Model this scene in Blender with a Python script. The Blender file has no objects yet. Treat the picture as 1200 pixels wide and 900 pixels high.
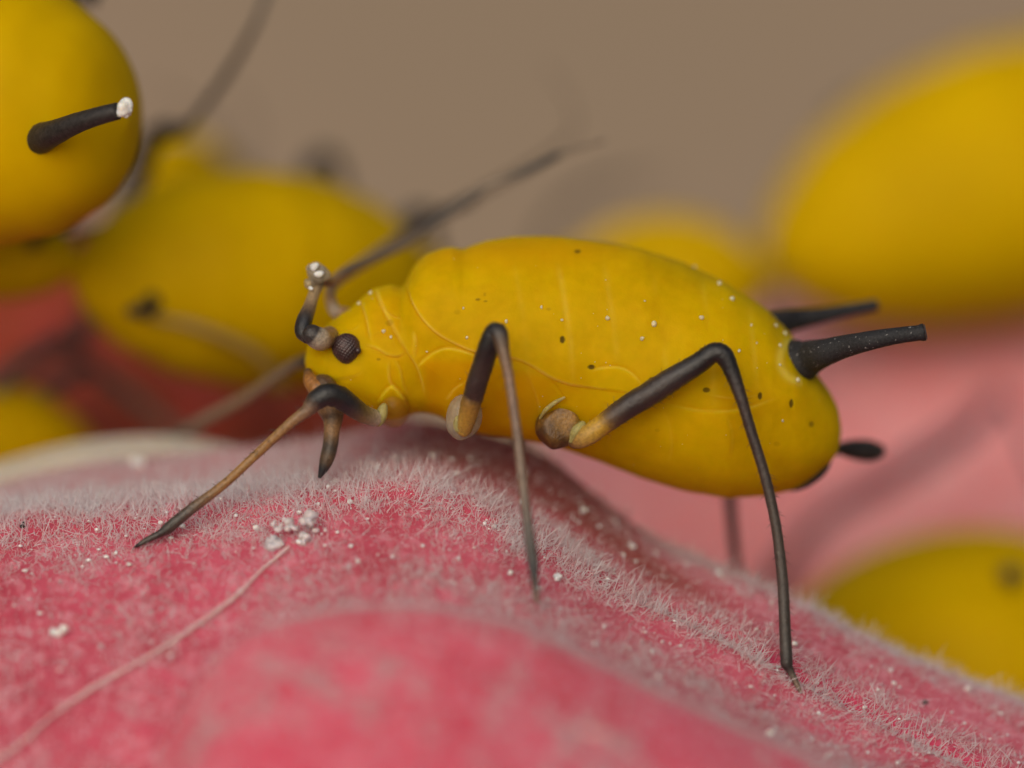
import bpy, math, random
import numpy as np
from mathutils import Vector, Matrix, Euler

# ---------------------------------------------------------------- camera, sky, sun, exposure
# 1 Blender unit = 1 mm
S = bpy.context.scene
C = S.collection
S.unit_settings.system = 'METRIC'
S.unit_settings.scale_length = 0.001
S.unit_settings.length_unit = 'MILLIMETERS'
D = 40.0                     # camera distance to the plane in focus (mm)
MM = 4.0 / 1200.0            # mm per photo pixel in that plane
cam_d = bpy.data.cameras.new('camera')
cam = bpy.data.objects.new('camera', cam_d)
C.objects.link(cam)
cam.location = (0, -D, 0)
cam.rotation_euler = (math.radians(90), 0, 0)
cam_d.sensor_width = 36
cam_d.lens = 36 * D / 4.0
cam_d.clip_start = 0.5
cam_d.clip_end = 1000
cam_d.dof.use_dof = True
cam_d.dof.focus_distance = D - 0.02
cam_d.dof.aperture_fstop = 0.36 / 2.5
cam_d.dof.aperture_blades = 0
S.camera = cam

W = bpy.data.worlds.new('World')
S.world = W
W.use_nodes = True
wn = W.node_tree
for n in list(wn.nodes):
    wn.nodes.remove(n)
sky = wn.nodes.new('ShaderNodeTexSky')
sky.sky_type = 'NISHITA'
sky.sun_disc = False
SUN_EL, SUN_ROT = math.radians(21), math.radians(194)
sky.sun_elevation = SUN_EL
sky.sun_rotation = SUN_ROT
sky.air_density = 1.0
sky.dust_density = 4.0
sky.ozone_density = 1.0
bg = wn.nodes.new('ShaderNodeBackground')
bg.inputs['Strength'].default_value = 0.06
wo = wn.nodes.new('ShaderNodeOutputWorld')
wn.links.new(sky.outputs[0], bg.inputs['Color'])
wn.links.new(bg.outputs[0], wo.inputs['Surface'])
sl = bpy.data.lights.new('sun', 'SUN')
sl.energy = 2.1
sl.angle = math.radians(70)
sl.color = (1.0, 0.95, 0.88)
sun = bpy.data.objects.new('sun', sl)
C.objects.link(sun)
sd = Vector((math.sin(SUN_ROT) * math.cos(SUN_EL), math.cos(SUN_ROT) * math.cos(SUN_EL), math.sin(SUN_EL)))
sun.rotation_euler = sd.to_track_quat('Z', 'Y').to_euler()
S.view_settings.view_transform = 'Standard'
S.view_settings.look = 'None'
S.view_settings.gamma = 1
S.view_settings.use_curve_mapping = False
S.view_settings.exposure = 0.0
S.cycles.use_denoising = True
S.cycles.max_bounces = 8
S.cycles.transparent_max_bounces = 8

random.seed(7)
rng = np.random.default_rng(7)
V = Vector

# ---------------------------------------------------------------- helpers
def P(px, py, y=0.0):
    """point of the place seen at photo pixel (px, py), y mm behind the plane in focus"""
    k = (D + y) / D * MM
    return np.array([(px - 600.0) * k, y, (450.0 - py) * k])

def proj(v):
    v = np.asarray(v)
    k = (D + v[..., 1]) / D * MM
    return v[..., 0] / k + 600.0, 450.0 - v[..., 2] / k

def srgb(r, g, b):
    f = lambda c: ((c / 255 + 0.055) / 1.055) ** 2.4 if c > 10 else c / 255 / 12.92
    return (f(r), f(g), f(b))

def sm(a, b, x):
    t = np.clip((x - a) / (b - a), 0, 1)   # smoothstep, works with a > b too
    return t * t * (3 - 2 * t)

WM = {}
def world_of(o):
    return WM.get(o.name, Matrix.Identity(4))

def empty(name, loc, rot=(0, 0, 0), scale=1.0):
    o = bpy.data.objects.new(name, None)
    C.objects.link(o)
    o.empty_display_size = 0.1
    o.location = loc
    o.rotation_euler = rot
    o.scale = (scale,) * 3
    WM[o.name] = Matrix.LocRotScale(V(loc), Euler(rot), V((scale,) * 3))
    return o

def tag(o, label=None, cat=None, group=None, kind=None):
    if label: o['label'] = label
    if cat: o['category'] = cat
    if group: o['group'] = group
    if kind: o['kind'] = kind
    return o

def link(o, parent, local):
    C.objects.link(o)
    if parent is not None:
        o.parent = parent
        if not local:
            o.matrix_parent_inverse = world_of(parent).inverted()
            WM[o.name] = Matrix.Identity(4)
    return o

def npmesh(name, v, f, mat, parent=None, local=False, smooth=True, attrs=None):
    """v (n,3); f list of arrays of polygons (tris / quads)"""
    v = np.asarray(v, dtype=np.float32)
    fs = f if isinstance(f, list) else [f]
    me = bpy.data.meshes.new(name)
    me.vertices.add(len(v))
    me.vertices.foreach_set('co', v.ravel())
    loops = np.concatenate([np.asarray(a, dtype=np.int32).ravel() for a in fs])
    sizes = np.concatenate([np.full(len(a), np.asarray(a).shape[1], dtype=np.int32) for a in fs])
    starts = np.concatenate([[0], np.cumsum(sizes)[:-1]]).astype(np.int32)
    me.loops.add(len(loops))
    me.loops.foreach_set('vertex_index', loops)
    me.polygons.add(len(sizes))
    me.polygons.foreach_set('loop_start', starts)
    me.polygons.foreach_set('loop_total', sizes)
    me.polygons.foreach_set('use_smooth', np.full(len(sizes), smooth, dtype=bool))
    for k, a in (attrs or {}).items():
        a = np.asarray(a, dtype=np.float32)
        if a.ndim == 1:
            at = me.attributes.new(k, 'FLOAT', 'POINT')
            at.data.foreach_set('value', a)
        else:
            at = me.attributes.new(k, 'FLOAT_COLOR', 'POINT')
            if a.shape[1] == 3:
                a = np.concatenate([a, np.ones((len(a), 1), np.float32)], 1)
            at.data.foreach_set('color', a.ravel())
    me.update()
    me.validate()
    if mat: me.materials.append(mat)
    return link(bpy.data.objects.new(name, me), parent, local)

def catmull(pts, n):
    """resample a polyline (rows may carry extra columns) smoothly to n rows"""
    p = np.asarray(pts, float)
    if len(p) == 2:
        t = np.linspace(0, 1, n)[:, None]
        return p[0] * (1 - t) + p[1] * t
    q = np.vstack([2 * p[0] - p[1], p, 2 * p[-1] - p[-2]])
    seg = np.linalg.norm(np.diff(p[:, :3], axis=0), axis=1)
    s = np.concatenate([[0], np.cumsum(seg)])
    out = []
    for u in np.linspace(0, s[-1], n):
        i = min(int(np.searchsorted(s, u, side='right') - 1), len(p) - 2)
        t = (u - s[i]) / max(seg[i], 1e-9)
        a, b, c, d = q[i], q[i + 1], q[i + 2], q[i + 3]
        out.append(0.5 * (2 * b + (c - a) * t + (2 * a - 5 * b + 4 * c - d) * t * t + (3 * b - a - 3 * c + d) * t ** 3))
    return np.array(out)

def tube(path, n=40, ring=14, cap=True, rough=0.0):
    """path rows: x,y,z,r[,colour r,g,b]; returns verts, faces(list), colours"""
    p = catmull(path, n)
    pts, r = p[:, :3], np.maximum(p[:, 3], 1e-4)
    col = np.clip(p[:, 4:7], 0, 1) if p.shape[1] >= 7 else None
    if cap:      # rounded ends
        def endcap(pc, d, rr, cc):
            ang = np.linspace(90, 12, 5)[::-1] * math.pi / 180 if False else None
        k = 5
        a = np.linspace(0.12, math.pi / 2, k)[:-1]
        d0 = pts[0] - pts[1]; d0 /= np.linalg.norm(d0)
        d1 = pts[-1] - pts[-2]; d1 /= np.linalg.norm(d1)
        s_p = pts[0] + d0 * r[0] * np.cos(a)[:, None]; s_r = r[0] * np.sin(a)
        e_p = pts[-1] + d1 * r[-1] * np.cos(a[::-1])[:, None]; e_r = r[-1] * np.sin(a[::-1])
        pts = np.vstack([s_p, pts, e_p]); r = np.concatenate([s_r, r, e_r])
        if col is not None:
            col = np.vstack([np.repeat(col[:1], len(a), 0), col, np.repeat(col[-1:], len(a), 0)])
    T = np.gradient(pts, axis=0)
    T /= np.linalg.norm(T, axis=1)[:, None] + 1e-12
    ref = np.array([0.13, -1.0, 0.21])
    N = []
    u = ref - T[0] * ref.dot(T[0]); u /= np.linalg.norm(u)
    for t in T:
        u = u - t * u.dot(t); u = u / (np.linalg.norm(u) + 1e-12)
        N.append(u)
    N = np.array(N); B = np.cross(T, N)
    th = np.linspace(0, 2 * math.pi, ring, endpoint=False)
    rr = r[:, None] * (1 + (rng.normal(0, rough, (len(r), ring)) if rough else 0))
    v = pts[:, None, :] + rr[..., None] * (np.cos(th)[None, :, None] * N[:, None, :] + np.sin(th)[None, :, None] * B[:, None, :])
    m = len(pts)
    v = v.reshape(-1, 3)
    i = np.arange(m - 1)[:, None] * ring; j = np.arange(ring)[None, :]; j2 = (j + 1) % ring
    q = np.stack([i + j, i + j2, i + ring + j2, i + ring + j], -1).reshape(-1, 4)
    v = np.vstack([v, pts[0], pts[-1]])
    a0, a1 = m * ring, m * ring + 1
    jj = np.arange(ring); jj2 = (jj + 1) % ring
    t0 = np.stack([np.full(ring, a0), jj2, jj], -1)
    t1 = np.stack([np.full(ring, a1), (m - 1) * ring + jj, (m - 1) * ring + jj2], -1)
    colv = None
    if col is not None:
        colv = np.repeat(col, ring, 0)
        colv = np.vstack([colv, col[0], col[-1]])
    return v, [q, np.vstack([t0, t1])], colv

def join(parts):
    vs, fs, cs, off = [], [], [], 0
    for v, f, c in parts:
        vs.append(v); fs += [np.asarray(a) + off for a in f]; off += len(v)
        cs.append(c if c is not None else np.zeros((len(v), 3)))
    return np.vstack(vs), fs, np.vstack(cs)

def ico(sub=2):
    import bmesh
    bm = bmesh.new()
    bmesh.ops.create_icosphere(bm, subdivisions=sub, radius=1)
    v = np.array([x.co[:] for x in bm.verts]); f = np.array([[y.index for y in x.verts] for x in bm.faces])
    bm.free()
    return v, f
ICO = {k: ico(k) for k in (1, 2, 3, 4, 6)}

def blob(center, rad, sub=3, lump=0.0, seed=0, rot=None):
    v, f = ICO[sub]
    v = v.copy()
    if lump:
        g = np.random.default_rng(seed)
        k = g.normal(0, 1, (6, 3)) * 2.2; ph = g.uniform(0, 6, 6)
        v = v * (1 + lump * np.sin(v @ k.T + ph).mean(1) * 2)[:, None]
    v = v * np.asarray(rad)
    if rot is not None: v = v @ np.array(Euler(rot).to_matrix()).T
    return v + np.asarray(center), [f], None

# ---------------------------------------------------------------- materials
def mat(name):
    m = bpy.data.materials.new(name)
    m.use_nodes = True
    nt = m.node_tree
    return m, nt, nt.nodes['Principled BSDF']

def nd(nt, t, **kw):
    n = nt.nodes.new(t)
    for k, v in kw.items():
        if hasattr(n, k): setattr(n, k, v)
        else: n.inputs[k.replace('_', ' ')].default_value = v
    return n

def noise(nt, scale, detail=4, rough=0.55, dist=0.0, vec=None):
    n = nd(nt, 'ShaderNodeTexNoise')
    n.inputs['Scale'].default_value = scale
    n.inputs['Detail'].default_value = detail
    n.inputs['Roughness'].default_value = rough
    n.inputs['Distortion'].default_value = dist
    if vec is None:
        tc = nd(nt, 'ShaderNodeTexCoord'); vec = tc.outputs['Object']
    nt.links.new(vec, n.inputs['Vector'])
    return n.outputs['Fac']

def ramp(nt, fac, stops):
    r = nd(nt, 'ShaderNodeValToRGB')
    e = r.color_ramp.elements
    while len(e) < len(stops): e.new(0.5)
    for el, (p, c) in zip(e, stops):
        el.position = p; el.color = (*c, 1)
    nt.links.new(fac, r.inputs['Fac'])
    return r.outputs['Color']

def mix(nt, fac, a, b, mode='MIX'):
    n = nd(nt, 'ShaderNodeMix', data_type='RGBA', blend_type=mode)
    for s, x in ((0, fac), (6, a), (7, b)):
        if hasattr(x, 'is_linked') or hasattr(x, 'node'): nt.links.new(x, n.inputs[s])
        elif isinstance(x, (int, float)): n.inputs[s].default_value = x
        else: n.inputs[s].default_value = (*x, 1)
    return n.outputs[2]

def attr(nt, name, out='Fac'):
    a = nd(nt, 'ShaderNodeAttribute', attribute_name=name)
    return a.outputs[out]

def bump(nt, bsdf, h, strength=0.3, dist=0.01):
    b = nd(nt, 'ShaderNodeBump')
    b.inputs['Strength'].default_value = strength
    b.inputs['Distance'].default_value = dist
    nt.links.new(h, b.inputs['Height'])
    nt.links.new(b.outputs[0], bsdf.inputs['Normal'])

def sss(b, w, radius, scale):
    b.inputs['Subsurface Weight'].default_value = w
    b.inputs['Subsurface Radius'].default_value = radius
    b.inputs['Subsurface Scale'].default_value = scale

def yellow_mat(name, c1, c2, detail=True):
    m, nt, b = mat(name)
    f = noise(nt, 2.2, 3)
    base = ramp(nt, f, [(0.3, c1), (0.7, c2)])
    if detail:
        mott = noise(nt, 26, 5, 0.6)
        base = mix(nt, ramp(nt, mott, [(0.35, (0, 0, 0)), (0.75, (0.35, 0.35, 0.35))]), base, (0.66, 0.38, 0.002))
        cell = nd(nt, 'ShaderNodeTexVoronoi'); cell.inputs['Scale'].default_value = 11
        tcc = nd(nt, 'ShaderNodeTexCoord'); nt.links.new(tcc.outputs['Object'], cell.inputs['Vector'])
        base = mix(nt, ramp(nt, cell.outputs['Distance'], [(0.1, (0.28, 0.28, 0.28)), (0.65, (0, 0, 0))]), base, (0.66, 0.40, 0.004))
        base = mix(nt, ramp(nt, noise(nt, 6, 6, 0.7), [(0.5, (0, 0, 0)), (0.8, (0.5, 0.5, 0.5))]), base, (0.46, 0.24, 0.0008))
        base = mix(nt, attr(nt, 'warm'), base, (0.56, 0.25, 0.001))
        base = mix(nt, attr(nt, 'pale'), base, (0.88, 0.68, 0.12))
        base = mix(nt, attr(nt, 'spot'), base, (0.075, 0.045, 0.006))
        base = mix(nt, attr(nt, 'brown'), base, (0.26, 0.10, 0.02))
        fine = noise(nt, 110, 5, 0.7)
        bump(nt, b, fine, 0.22, 0.004)
    nt.links.new(base, b.inputs['Base Color'])
    sss(b, 0.75 if detail else 0.3, (1.0, 0.55, 0.05), 0.17 if detail else 0.12)
    b.inputs['Roughness'].default_value = 0.55
    b.inputs['Specular IOR Level'].default_value = 0.03
    return m
M_body = yellow_mat('aphid_yellow', (0.455, 0.282, 0.0002), (0.54, 0.352, 0.0003))
M_far = yellow_mat('far_aphid_yellow', (0.47, 0.29, 0.0002), (0.57, 0.355, 0.0003), False)

def black_mat(name, c=(0.012, 0.011, 0.012), rough=0.5, spec=0.35, sc=60, bs=0.5, speck=0.0):
    m, nt, b = mat(name)
    f = noise(nt, sc, 5, 0.65)
    col = ramp(nt, f, [(0.35, tuple(x * 0.6 for x in c)), (0.7, tuple(x * 1.9 for x in c))])
    if speck:
        f2 = noise(nt, 75, 2, 0.5)
        col = mix(nt, ramp(nt, f2, [(0.66, (0, 0, 0)), (0.72, (speck,) * 3)]), col, (0.45, 0.43, 0.42))
    nt.links.new(col, b.inputs['Base Color'])
    b.inputs['Roughness'].default_value = rough
    b.inputs['Specular IOR Level'].default_value = spec
    bump(nt, b, f, bs, 0.006)
    return m
M_siph = black_mat('siphuncle_black', (0.016, 0.016, 0.018), 0.6, 0.3, 120, 0.6, 0.5)
M_dark = black_mat('dark_chitin', (0.02, 0.017, 0.016), 0.5, 0.35)
M_eye = black_mat('eye_brown', (0.04, 0.018, 0.017), 0.38, 0.5, 30, 0.1)

def leg_mat(name):
    m, nt, b = mat(name)
    f = noise(nt, 80, 5, 0.7)
    a = attr(nt, 'Col', 'Color')
    col = mix(nt, 1.0, a, ramp(nt, f, [(0.3, (0.55, 0.55, 0.55)), (0.75, (1.4, 1.4, 1.4))]), 'MULTIPLY')
    nt.links.new(col, b.inputs['Base Color'])
    b.inputs['Roughness'].default_value = 0.36
    b.inputs['Specular IOR Level'].default_value = 0.5
    sss(b, 0.35, (1, 0.6, 0.3), 0.03)
    bump(nt, b, noise(nt, 70, 4, 0.65), 0.7, 0.006)
    return m
M_leg = leg_mat('leg_chitin')

def clear_mat(name, col, rough=0.25, alpha=0.75, trans=0.0):
    m, nt, b = mat(name)
    f = noise(nt, 40, 4, 0.6)
    nt.links.new(ramp(nt, f, [(0.3, tuple(x * 0.75 for x in col)), (0.75, tuple(min(1, x * 1.2) for x in col))]), b.inputs['Base Color'])
    b.inputs['Roughness'].default_value = rough
    b.inputs['Transmission Weight'].default_value = trans
    b.inputs['IOR'].default_value = 1.35
    b.inputs['Alpha'].default_value = alpha
    sss(b, 0.4, (1, 0.7, 0.4), 0.04)
    bump(nt, b, f, 0.2, 0.006)
    return m
M_coxa = clear_mat('coxa_amber', (0.27, 0.12, 0.012), 0.3, 0.62)
M_coxa_y = clear_mat('coxa_yellow', (0.42, 0.22, 0.012), 0.35, 0.35)
M_membrane = clear_mat('joint_membrane', (0.46, 0.41, 0.15), 0.35, 0.6)
M_clear = clear_mat('clear_cuticle', (0.42, 0.36, 0.26), 0.2, 0.5)
M_wax = clear_mat('white_wax', (0.78, 0.77, 0.73), 0.5, 1.0)
M_fleck = clear_mat('body_wax', (0.72, 0.66, 0.42), 0.5, 0.8)
M_clump = clear_mat('waxy_clump', (0.78, 0.70, 0.70), 0.35, 0.7)
M_thread = clear_mat('silk', (0.80, 0.58, 0.57), 0.4, 0.6)
M_film = clear_mat('pale_skin', (0.72, 0.66, 0.56), 0.35, 0.6)

def petal_mat(name, c_deep, c_mid, c_pale, streak=True, amount=1.0, msc=15):
    m, nt, b = mat(name)
    tc = nd(nt, 'ShaderNodeTexCoord')
    big = noise(nt, 2.4, 4, 0.6, 0.4, tc.outputs['Object'])
    base = ramp(nt, big, [(0.32, c_deep), (0.66, c_mid)])
    mot = noise(nt, msc, 5, 0.65, 0.3, tc.outputs['Object'])
    base = mix(nt, ramp(nt, mot, [(0.48, (0, 0, 0)), (0.66, (min(0.95, 0.6 * amount),) * 3)]), base, c_pale)
    if streak:     # fine veins running down the petal
        mp = nd(nt, 'ShaderNodeMapping')
        mp.inputs['Rotation'].default_value = (0, math.radians(30), math.radians(-18))
        mp.inputs['Scale'].default_value = (3, 30, 60)
        nt.links.new(tc.outputs['Object'], mp.inputs['Vector'])
        st = noise(nt, 1.6, 4, 0.6, 0.3, mp.outputs[0])
        k = mix(nt, 1.0, ramp(nt, st, [(0.45, (0, 0, 0)), (0.7, (0.8, 0.8, 0.8))]), attr(nt, 'vein', 'Color'), 'MULTIPLY')
        base = mix(nt, k, base, c_pale)
        base = mix(nt, attr(nt, 'red'), base, (0.30, 0.02, 0.018))  # deeper petal red, with the shade under the belly painted in
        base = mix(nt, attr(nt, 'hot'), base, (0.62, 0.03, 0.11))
    nt.links.new(base, b.inputs['Base Color'])
    sss(b, 0.5, (1, 0.35, 0.3), 0.12)
    b.inputs['Roughness'].default_value = 0.6
    b.inputs['Specular IOR Level'].default_value = 0.25
    b.inputs['Sheen Weight'].default_value = 0.15
    bump(nt, b, noise(nt, 60, 5, 0.7), 0.7, 0.012)
    return m
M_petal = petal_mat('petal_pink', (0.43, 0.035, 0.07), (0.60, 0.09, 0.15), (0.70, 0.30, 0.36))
M_petal_front = petal_mat('petal_front', (0.66, 0.018, 0.07), (0.80, 0.075, 0.15), (0.82, 0.30, 0.37), True, 1.2, 13)
M_pink_far = petal_mat('far_bud_pink', (0.70, 0.20, 0.21), (0.76, 0.36, 0.38), (0.78, 0.40, 0.43), False)
M_red_far = petal_mat('far_bud_red', (0.19, 0.028, 0.014), (0.44, 0.065, 0.014), (0.48, 0.06, 0.05), False, 1.5, 3)

def hair_mat():
    m, nt, b = mat('fuzz_white')
    hc = mix(nt, attr(nt, 'tone'), (0.90, 0.60, 0.62), (1.0, 0.97, 0.99))
    nt.links.new(hc, b.inputs['Base Color'])
    b.inputs['Roughness'].default_value = 0.35
    b.inputs['Specular IOR Level'].default_value = 0.5
    sss(b, 0.0, (1, 1, 1), 0.01)
    tr = nd(nt, 'ShaderNodeBsdfTranslucent'); nt.links.new(hc, tr.inputs['Color'])
    tp = nd(nt, 'ShaderNodeBsdfTransparent')
    mx = nd(nt, 'ShaderNodeMixShader'); mx.inputs[0].default_value = 0.55
    mx2 = nd(nt, 'ShaderNodeMixShader'); mx2.inputs[0].default_value = 0.22
    out = nt.nodes['Material Output']
    nt.links.new(b.outputs[0], mx.inputs[1]); nt.links.new(tr.outputs[0], mx.inputs[2])
    nt.links.new(mx.outputs[0], mx2.inputs[1]); nt.links.new(tp.outputs[0], mx2.inputs[2])
    nt.links.new(mx2.outputs[0], out.inputs['Surface'])
    return m
M_hair = hair_mat()

m, nt, b = mat('backdrop_taupe')
f = noise(nt, 0.045, 2, 0.5)
nt.links.new(ramp(nt, f, [(0.3, (0.205, 0.168, 0.122)), (0.7, (0.285, 0.205, 0.155))]), b.inputs['Base Color'])
b.inputs['Roughness'].default_value = 0.95
b.inputs['Specular IOR Level'].default_value = 0.05
M_back = m

# ---------------------------------------------------------------- background
# soft out-of-focus brown background far behind (ground sheet curving up, 80 mm away)
ny = 40
xs = np.linspace(-150, 150, 30)
t = np.linspace(0, 1, ny)
prof = np.array([(-60 + 140 * min(1, a / 0.5), -30 + 0 if a < 0.5 else -30 + (a - 0.5) * 240) for a in t])
prof[:, 1] = np.convolve(np.pad(prof[:, 1], 3, 'edge'), np.ones(7) / 7, 'valid')
gx, gi = np.meshgrid(xs, np.arange(ny), indexing='ij')
gv = np.stack([gx, prof[gi, 0], prof[gi, 1]], -1).reshape(-1, 3)
a = (np.arange(29)[:, None] * ny + np.arange(ny - 1)[None, :]).ravel()
gf = np.stack([a, a + ny, a + ny + 1, a + 1], -1)
tag(npmesh('background', gv, gf, M_back), 'plain soft brown background far out of focus', 'background', kind='structure')

# ---------------------------------------------------------------- the flower bud in front
def blur(a, s, axis):
    r = int(3 * s) + 1
    k = np.exp(-0.5 * (np.arange(-r, r + 1) / s) ** 2); k /= k.sum()
    pad = [(0, 0)] * a.ndim; pad[axis] = (r, r)
    return np.apply_along_axis(lambda m: np.convolve(m, k, 'valid'), axis, np.pad(a, pad, 'edge'))

def snoise(x, y, seed, octs=5, f0=1.0):
    g = np.random.default_rng(seed)
    out = np.zeros_like(x); amp = 1.0; tot = 0
    f = f0
    for o in range(octs):
        for _ in range(5):
            th = g.uniform(0, 2 * math.pi); k = f * g.uniform(0.7, 1.4)
            out += amp * np.sin(k * (x * math.cos(th) + y * math.sin(th)) + g.uniform(0, 6.28)) / 5
        tot += amp; amp *= 0.55; f *= 2.1
    return out / tot * 2.2

# rows of the photograph for each depth station (x px across)
XP = np.array([-500, -200, 0, 100, 200, 300, 400, 490, 560, 640, 700, 750, 800, 850, 900, 950, 1000, 1100, 1200, 1400, 1700], float)
stations = {   # depth -> rows
  6.0:  XP * 0 + 1900,
  2.8:  XP * 0 + 1250,
  'c2': np.array([640, 590, 556, 530, 520, 513, 500, 489, 505, 523, 556, 606, 634, 655, 676, 700, 726, 772, 806, 900, 1100], float),
  'tr': np.array([650, 610, 588, 574, 564, 556, 540, 532, 540, 574, 616, 660, 686, 706, 728, 752, 780, 826, 866, 960, 1160], float),
  'r1': np.array([650, 620, 604, 594, 585, 577, 566, 562, 586, 640, 676, 708, 728, 752, 782, 812, 842, 890, 930, 1020, 1200], float),
  -0.30: np.array([740, 715, 700, 690, 678, 665, 650, 645, 662, 695, 725, 752, 772, 800, 830, 858, 885, 930, 965, 1050, 1230], float),
  -0.75: np.array([880, 860, 850, 838, 815, 790, 765, 750, 752, 770, 790, 810, 835, 860, 885, 915, 940, 985, 1020, 1100, 1280], float),
  -1.5: XP * 0 + 1120,
  -3.2: XP * 0 + 1600,
  -4.5: XP * 0 + 2600,
}
NXG, NYG = 620, 330
gpx = np.linspace(-500, 1700, NXG)
gy = np.linspace(-4.5, 6.0, NYG)
# finer in depth near the plane in focus
gy = np.sign(np.linspace(-1, 1, NYG)) * np.abs(np.linspace(-1, 1, NYG)) ** 1.6
gy = np.where(gy < 0, gy * 4.5, gy * 6.0)
yc = np.interp(gpx, [0, 500, 700, 900, 1200], [1.5, 1.15, 0.9, 0.55, 0.55])     # depth of the far crest
yt = yc * 0.5
yr = np.interp(gpx, [0, 500, 700, 1200], [0.12, 0.08, 0.0, -0.12])
rows = np.zeros((NXG, NYG))
for i, x in enumerate(gpx):
    ys, rs = [], []
    for k, r in stations.items():
        d = {'c2': yc[i], 'tr': yt[i], 'r1': yr[i]}.get(k, k)
        ys.append(d); rs.append(np.interp(x, XP, r))
    o = np.argsort(ys)
    rows[i] = np.interp(gy, np.array(ys)[o], np.array(rs)[o])
rows = blur(blur(rows, 9, 0), 4.0, 1)
rows -= (17 * sm(400, 480, gpx) * (1 - sm(600, 720, gpx)))[:, None] * np.exp(-((gy[None, :] - yc[:, None]) / 0.35) ** 2)
GX, GY = np.meshgrid(gpx, gy, indexing='ij')
rel = snoise(GX / 60, GY * 3.5, 3, 4) * 3.2 + snoise(GX / 14, GY * 14, 5, 3) * 1.1
rows = rows + rel * sm(-3, -1.5, GY)
# groove on the right that splits the far band from the near fuzzy edge
gr = np.interp(gpx, [600, 700, 800, 900, 1000, 1100, 1200], [630, 678, 720, 772, 826, 878, 920])
KK = (D + GY) / D * MM
SX = (GX - 600) * KK
SZ = (450 - rows) * KK
dgr = (rows - gr[:, None])
gm = sm(640, 820, GX)
SZ = SZ - 0.035 * gm * np.exp(-(dgr / 9) ** 2)
SZ = SZ + 0.025 * gm * np.exp(-((dgr - 22) / 14) ** 2)
surf = np.stack([SX, GY, SZ], -1)
def grid_faces(nx, ny):
    a = (np.arange(nx - 1)[:, None] * ny + np.arange(ny - 1)[None, :]).ravel()
    return np.stack([a, a + ny, a + ny + 1, a + 1], -1)
def grid_normals(s):
    n = np.cross(np.gradient(s, axis=0), np.gradient(s, axis=1))
    n /= np.linalg.norm(n, axis=-1, keepdims=True) + 1e-12
    return n
nrm = grid_normals(surf)
belly_shade = np.exp(-((GY - yt[:, None]) / (0.42 * yt[:, None])) ** 2) * sm(430, 540, GX) * (1 - sm(760, 900, GX))  # mask for the belly's shade, coloured along the trough
hot = gm * np.exp(-((dgr + 3) / 11) ** 2) * sm(800, 900, GX) * 0.9
vein = sm(560, 700, GX) * np.clip(1 - np.abs(dgr + 30) / 60, 0, 1)
bud = empty('flower_bud', (0.0, 0.3, -1.9))
tag(bud, 'large pink fuzzy flower bud the sharp yellow aphid stands on', 'flower bud')
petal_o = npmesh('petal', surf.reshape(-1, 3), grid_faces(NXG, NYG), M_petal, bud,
       attrs={'red': (np.clip(belly_shade * 1.1 + 0.8 * sm(yt[:, None], yc[:, None], GY) * sm(390, 480, GX) * (1 - sm(690, 790, GX)), 0, 1)).ravel(), 'hot': hot.ravel(), 'vein': vein.ravel()})  # painted belly shade runs on from the trough to the far crest
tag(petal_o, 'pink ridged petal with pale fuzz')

# front lobe, nearer than the plane in focus
XF = np.array([-500, 0, 150, 235, 290, 390, 500, 570, 640, 700, 780, 850, 930, 1000, 1100, 1250, 1700], float)
RF = np.array([1450, 1250, 960, 775, 728, 703, 700, 716, 740, 768, 806, 838, 874, 904, 960, 1060, 1350], float)
NXF, NYF = 300, 140
fpx = np.linspace(-300, 1500, NXF); fy = np.linspace(-4.2, 0.0, NYF)
crest = np.interp(fpx, XF, RF)
FX, FY = np.meshgrid(fpx, fy, indexing='ij')
dy = FY + 1.0
frow = crest[:, None] + np.where(dy > 0, 330 * np.abs(dy) ** 1.5, 150 * np.abs(dy) ** 1.35 + 40 * np.maximum(0, -dy - 1.2) ** 3)
frow = blur(blur(frow, 5, 0), 4, 1) + snoise(FX / 70, FY * 3, 9, 4) * 4
KF = (D + FY) / D * MM
fsurf = np.stack([(FX - 600) * KF, FY, (450 - frow) * KF], -1)
fnrm = grid_normals(fsurf)
pf = npmesh('petal', fsurf.reshape(-1, 3), grid_faces(NXF, NYF), M_petal_front, bud,
       attrs={'red': (FX * 0).ravel(), 'vein': (FX * 0).ravel(), 'hot': (0.6 * sm(600, 900, FX) * np.exp(-((frow - crest[:, None] - 30) / 40) ** 2)).ravel()})
tag(pf, 'smoother bright pink front petal')

def surf_at(px, row_target, sf=None, yr_=(-1.0, 2.0)):
    """point on the bud surface seen at this pixel (first hit from the camera)"""
    i = int(np.clip(np.searchsorted(gpx, px), 1, NXG - 1))
    r = rows[i]
    for j in range(NYG):
        if gy[j] > -1.2 and r[j] <= row_target:
            y = gy[j]
            return surf[i, j] + 0, nrm[i, j]
    j = int(np.argmin(np.abs(r - row_target)))
    return surf[i, j] + 0, nrm[i, j]

def bilinear(A, fi, fj):
    i = np.clip(fi.astype(int), 0, A.shape[0] - 2); j = np.clip(fj.astype(int), 0, A.shape[1] - 2)
    a = fi - i; b_ = fj - j
    if A.ndim == 3: a = a[:, None]; b_ = b_[:, None]
    return A[i, j] * (1 - a) * (1 - b_) + A[i + 1, j] * a * (1 - b_) + A[i, j + 1] * (1 - a) * b_ + A[i + 1, j + 1] * a * b_

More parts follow.
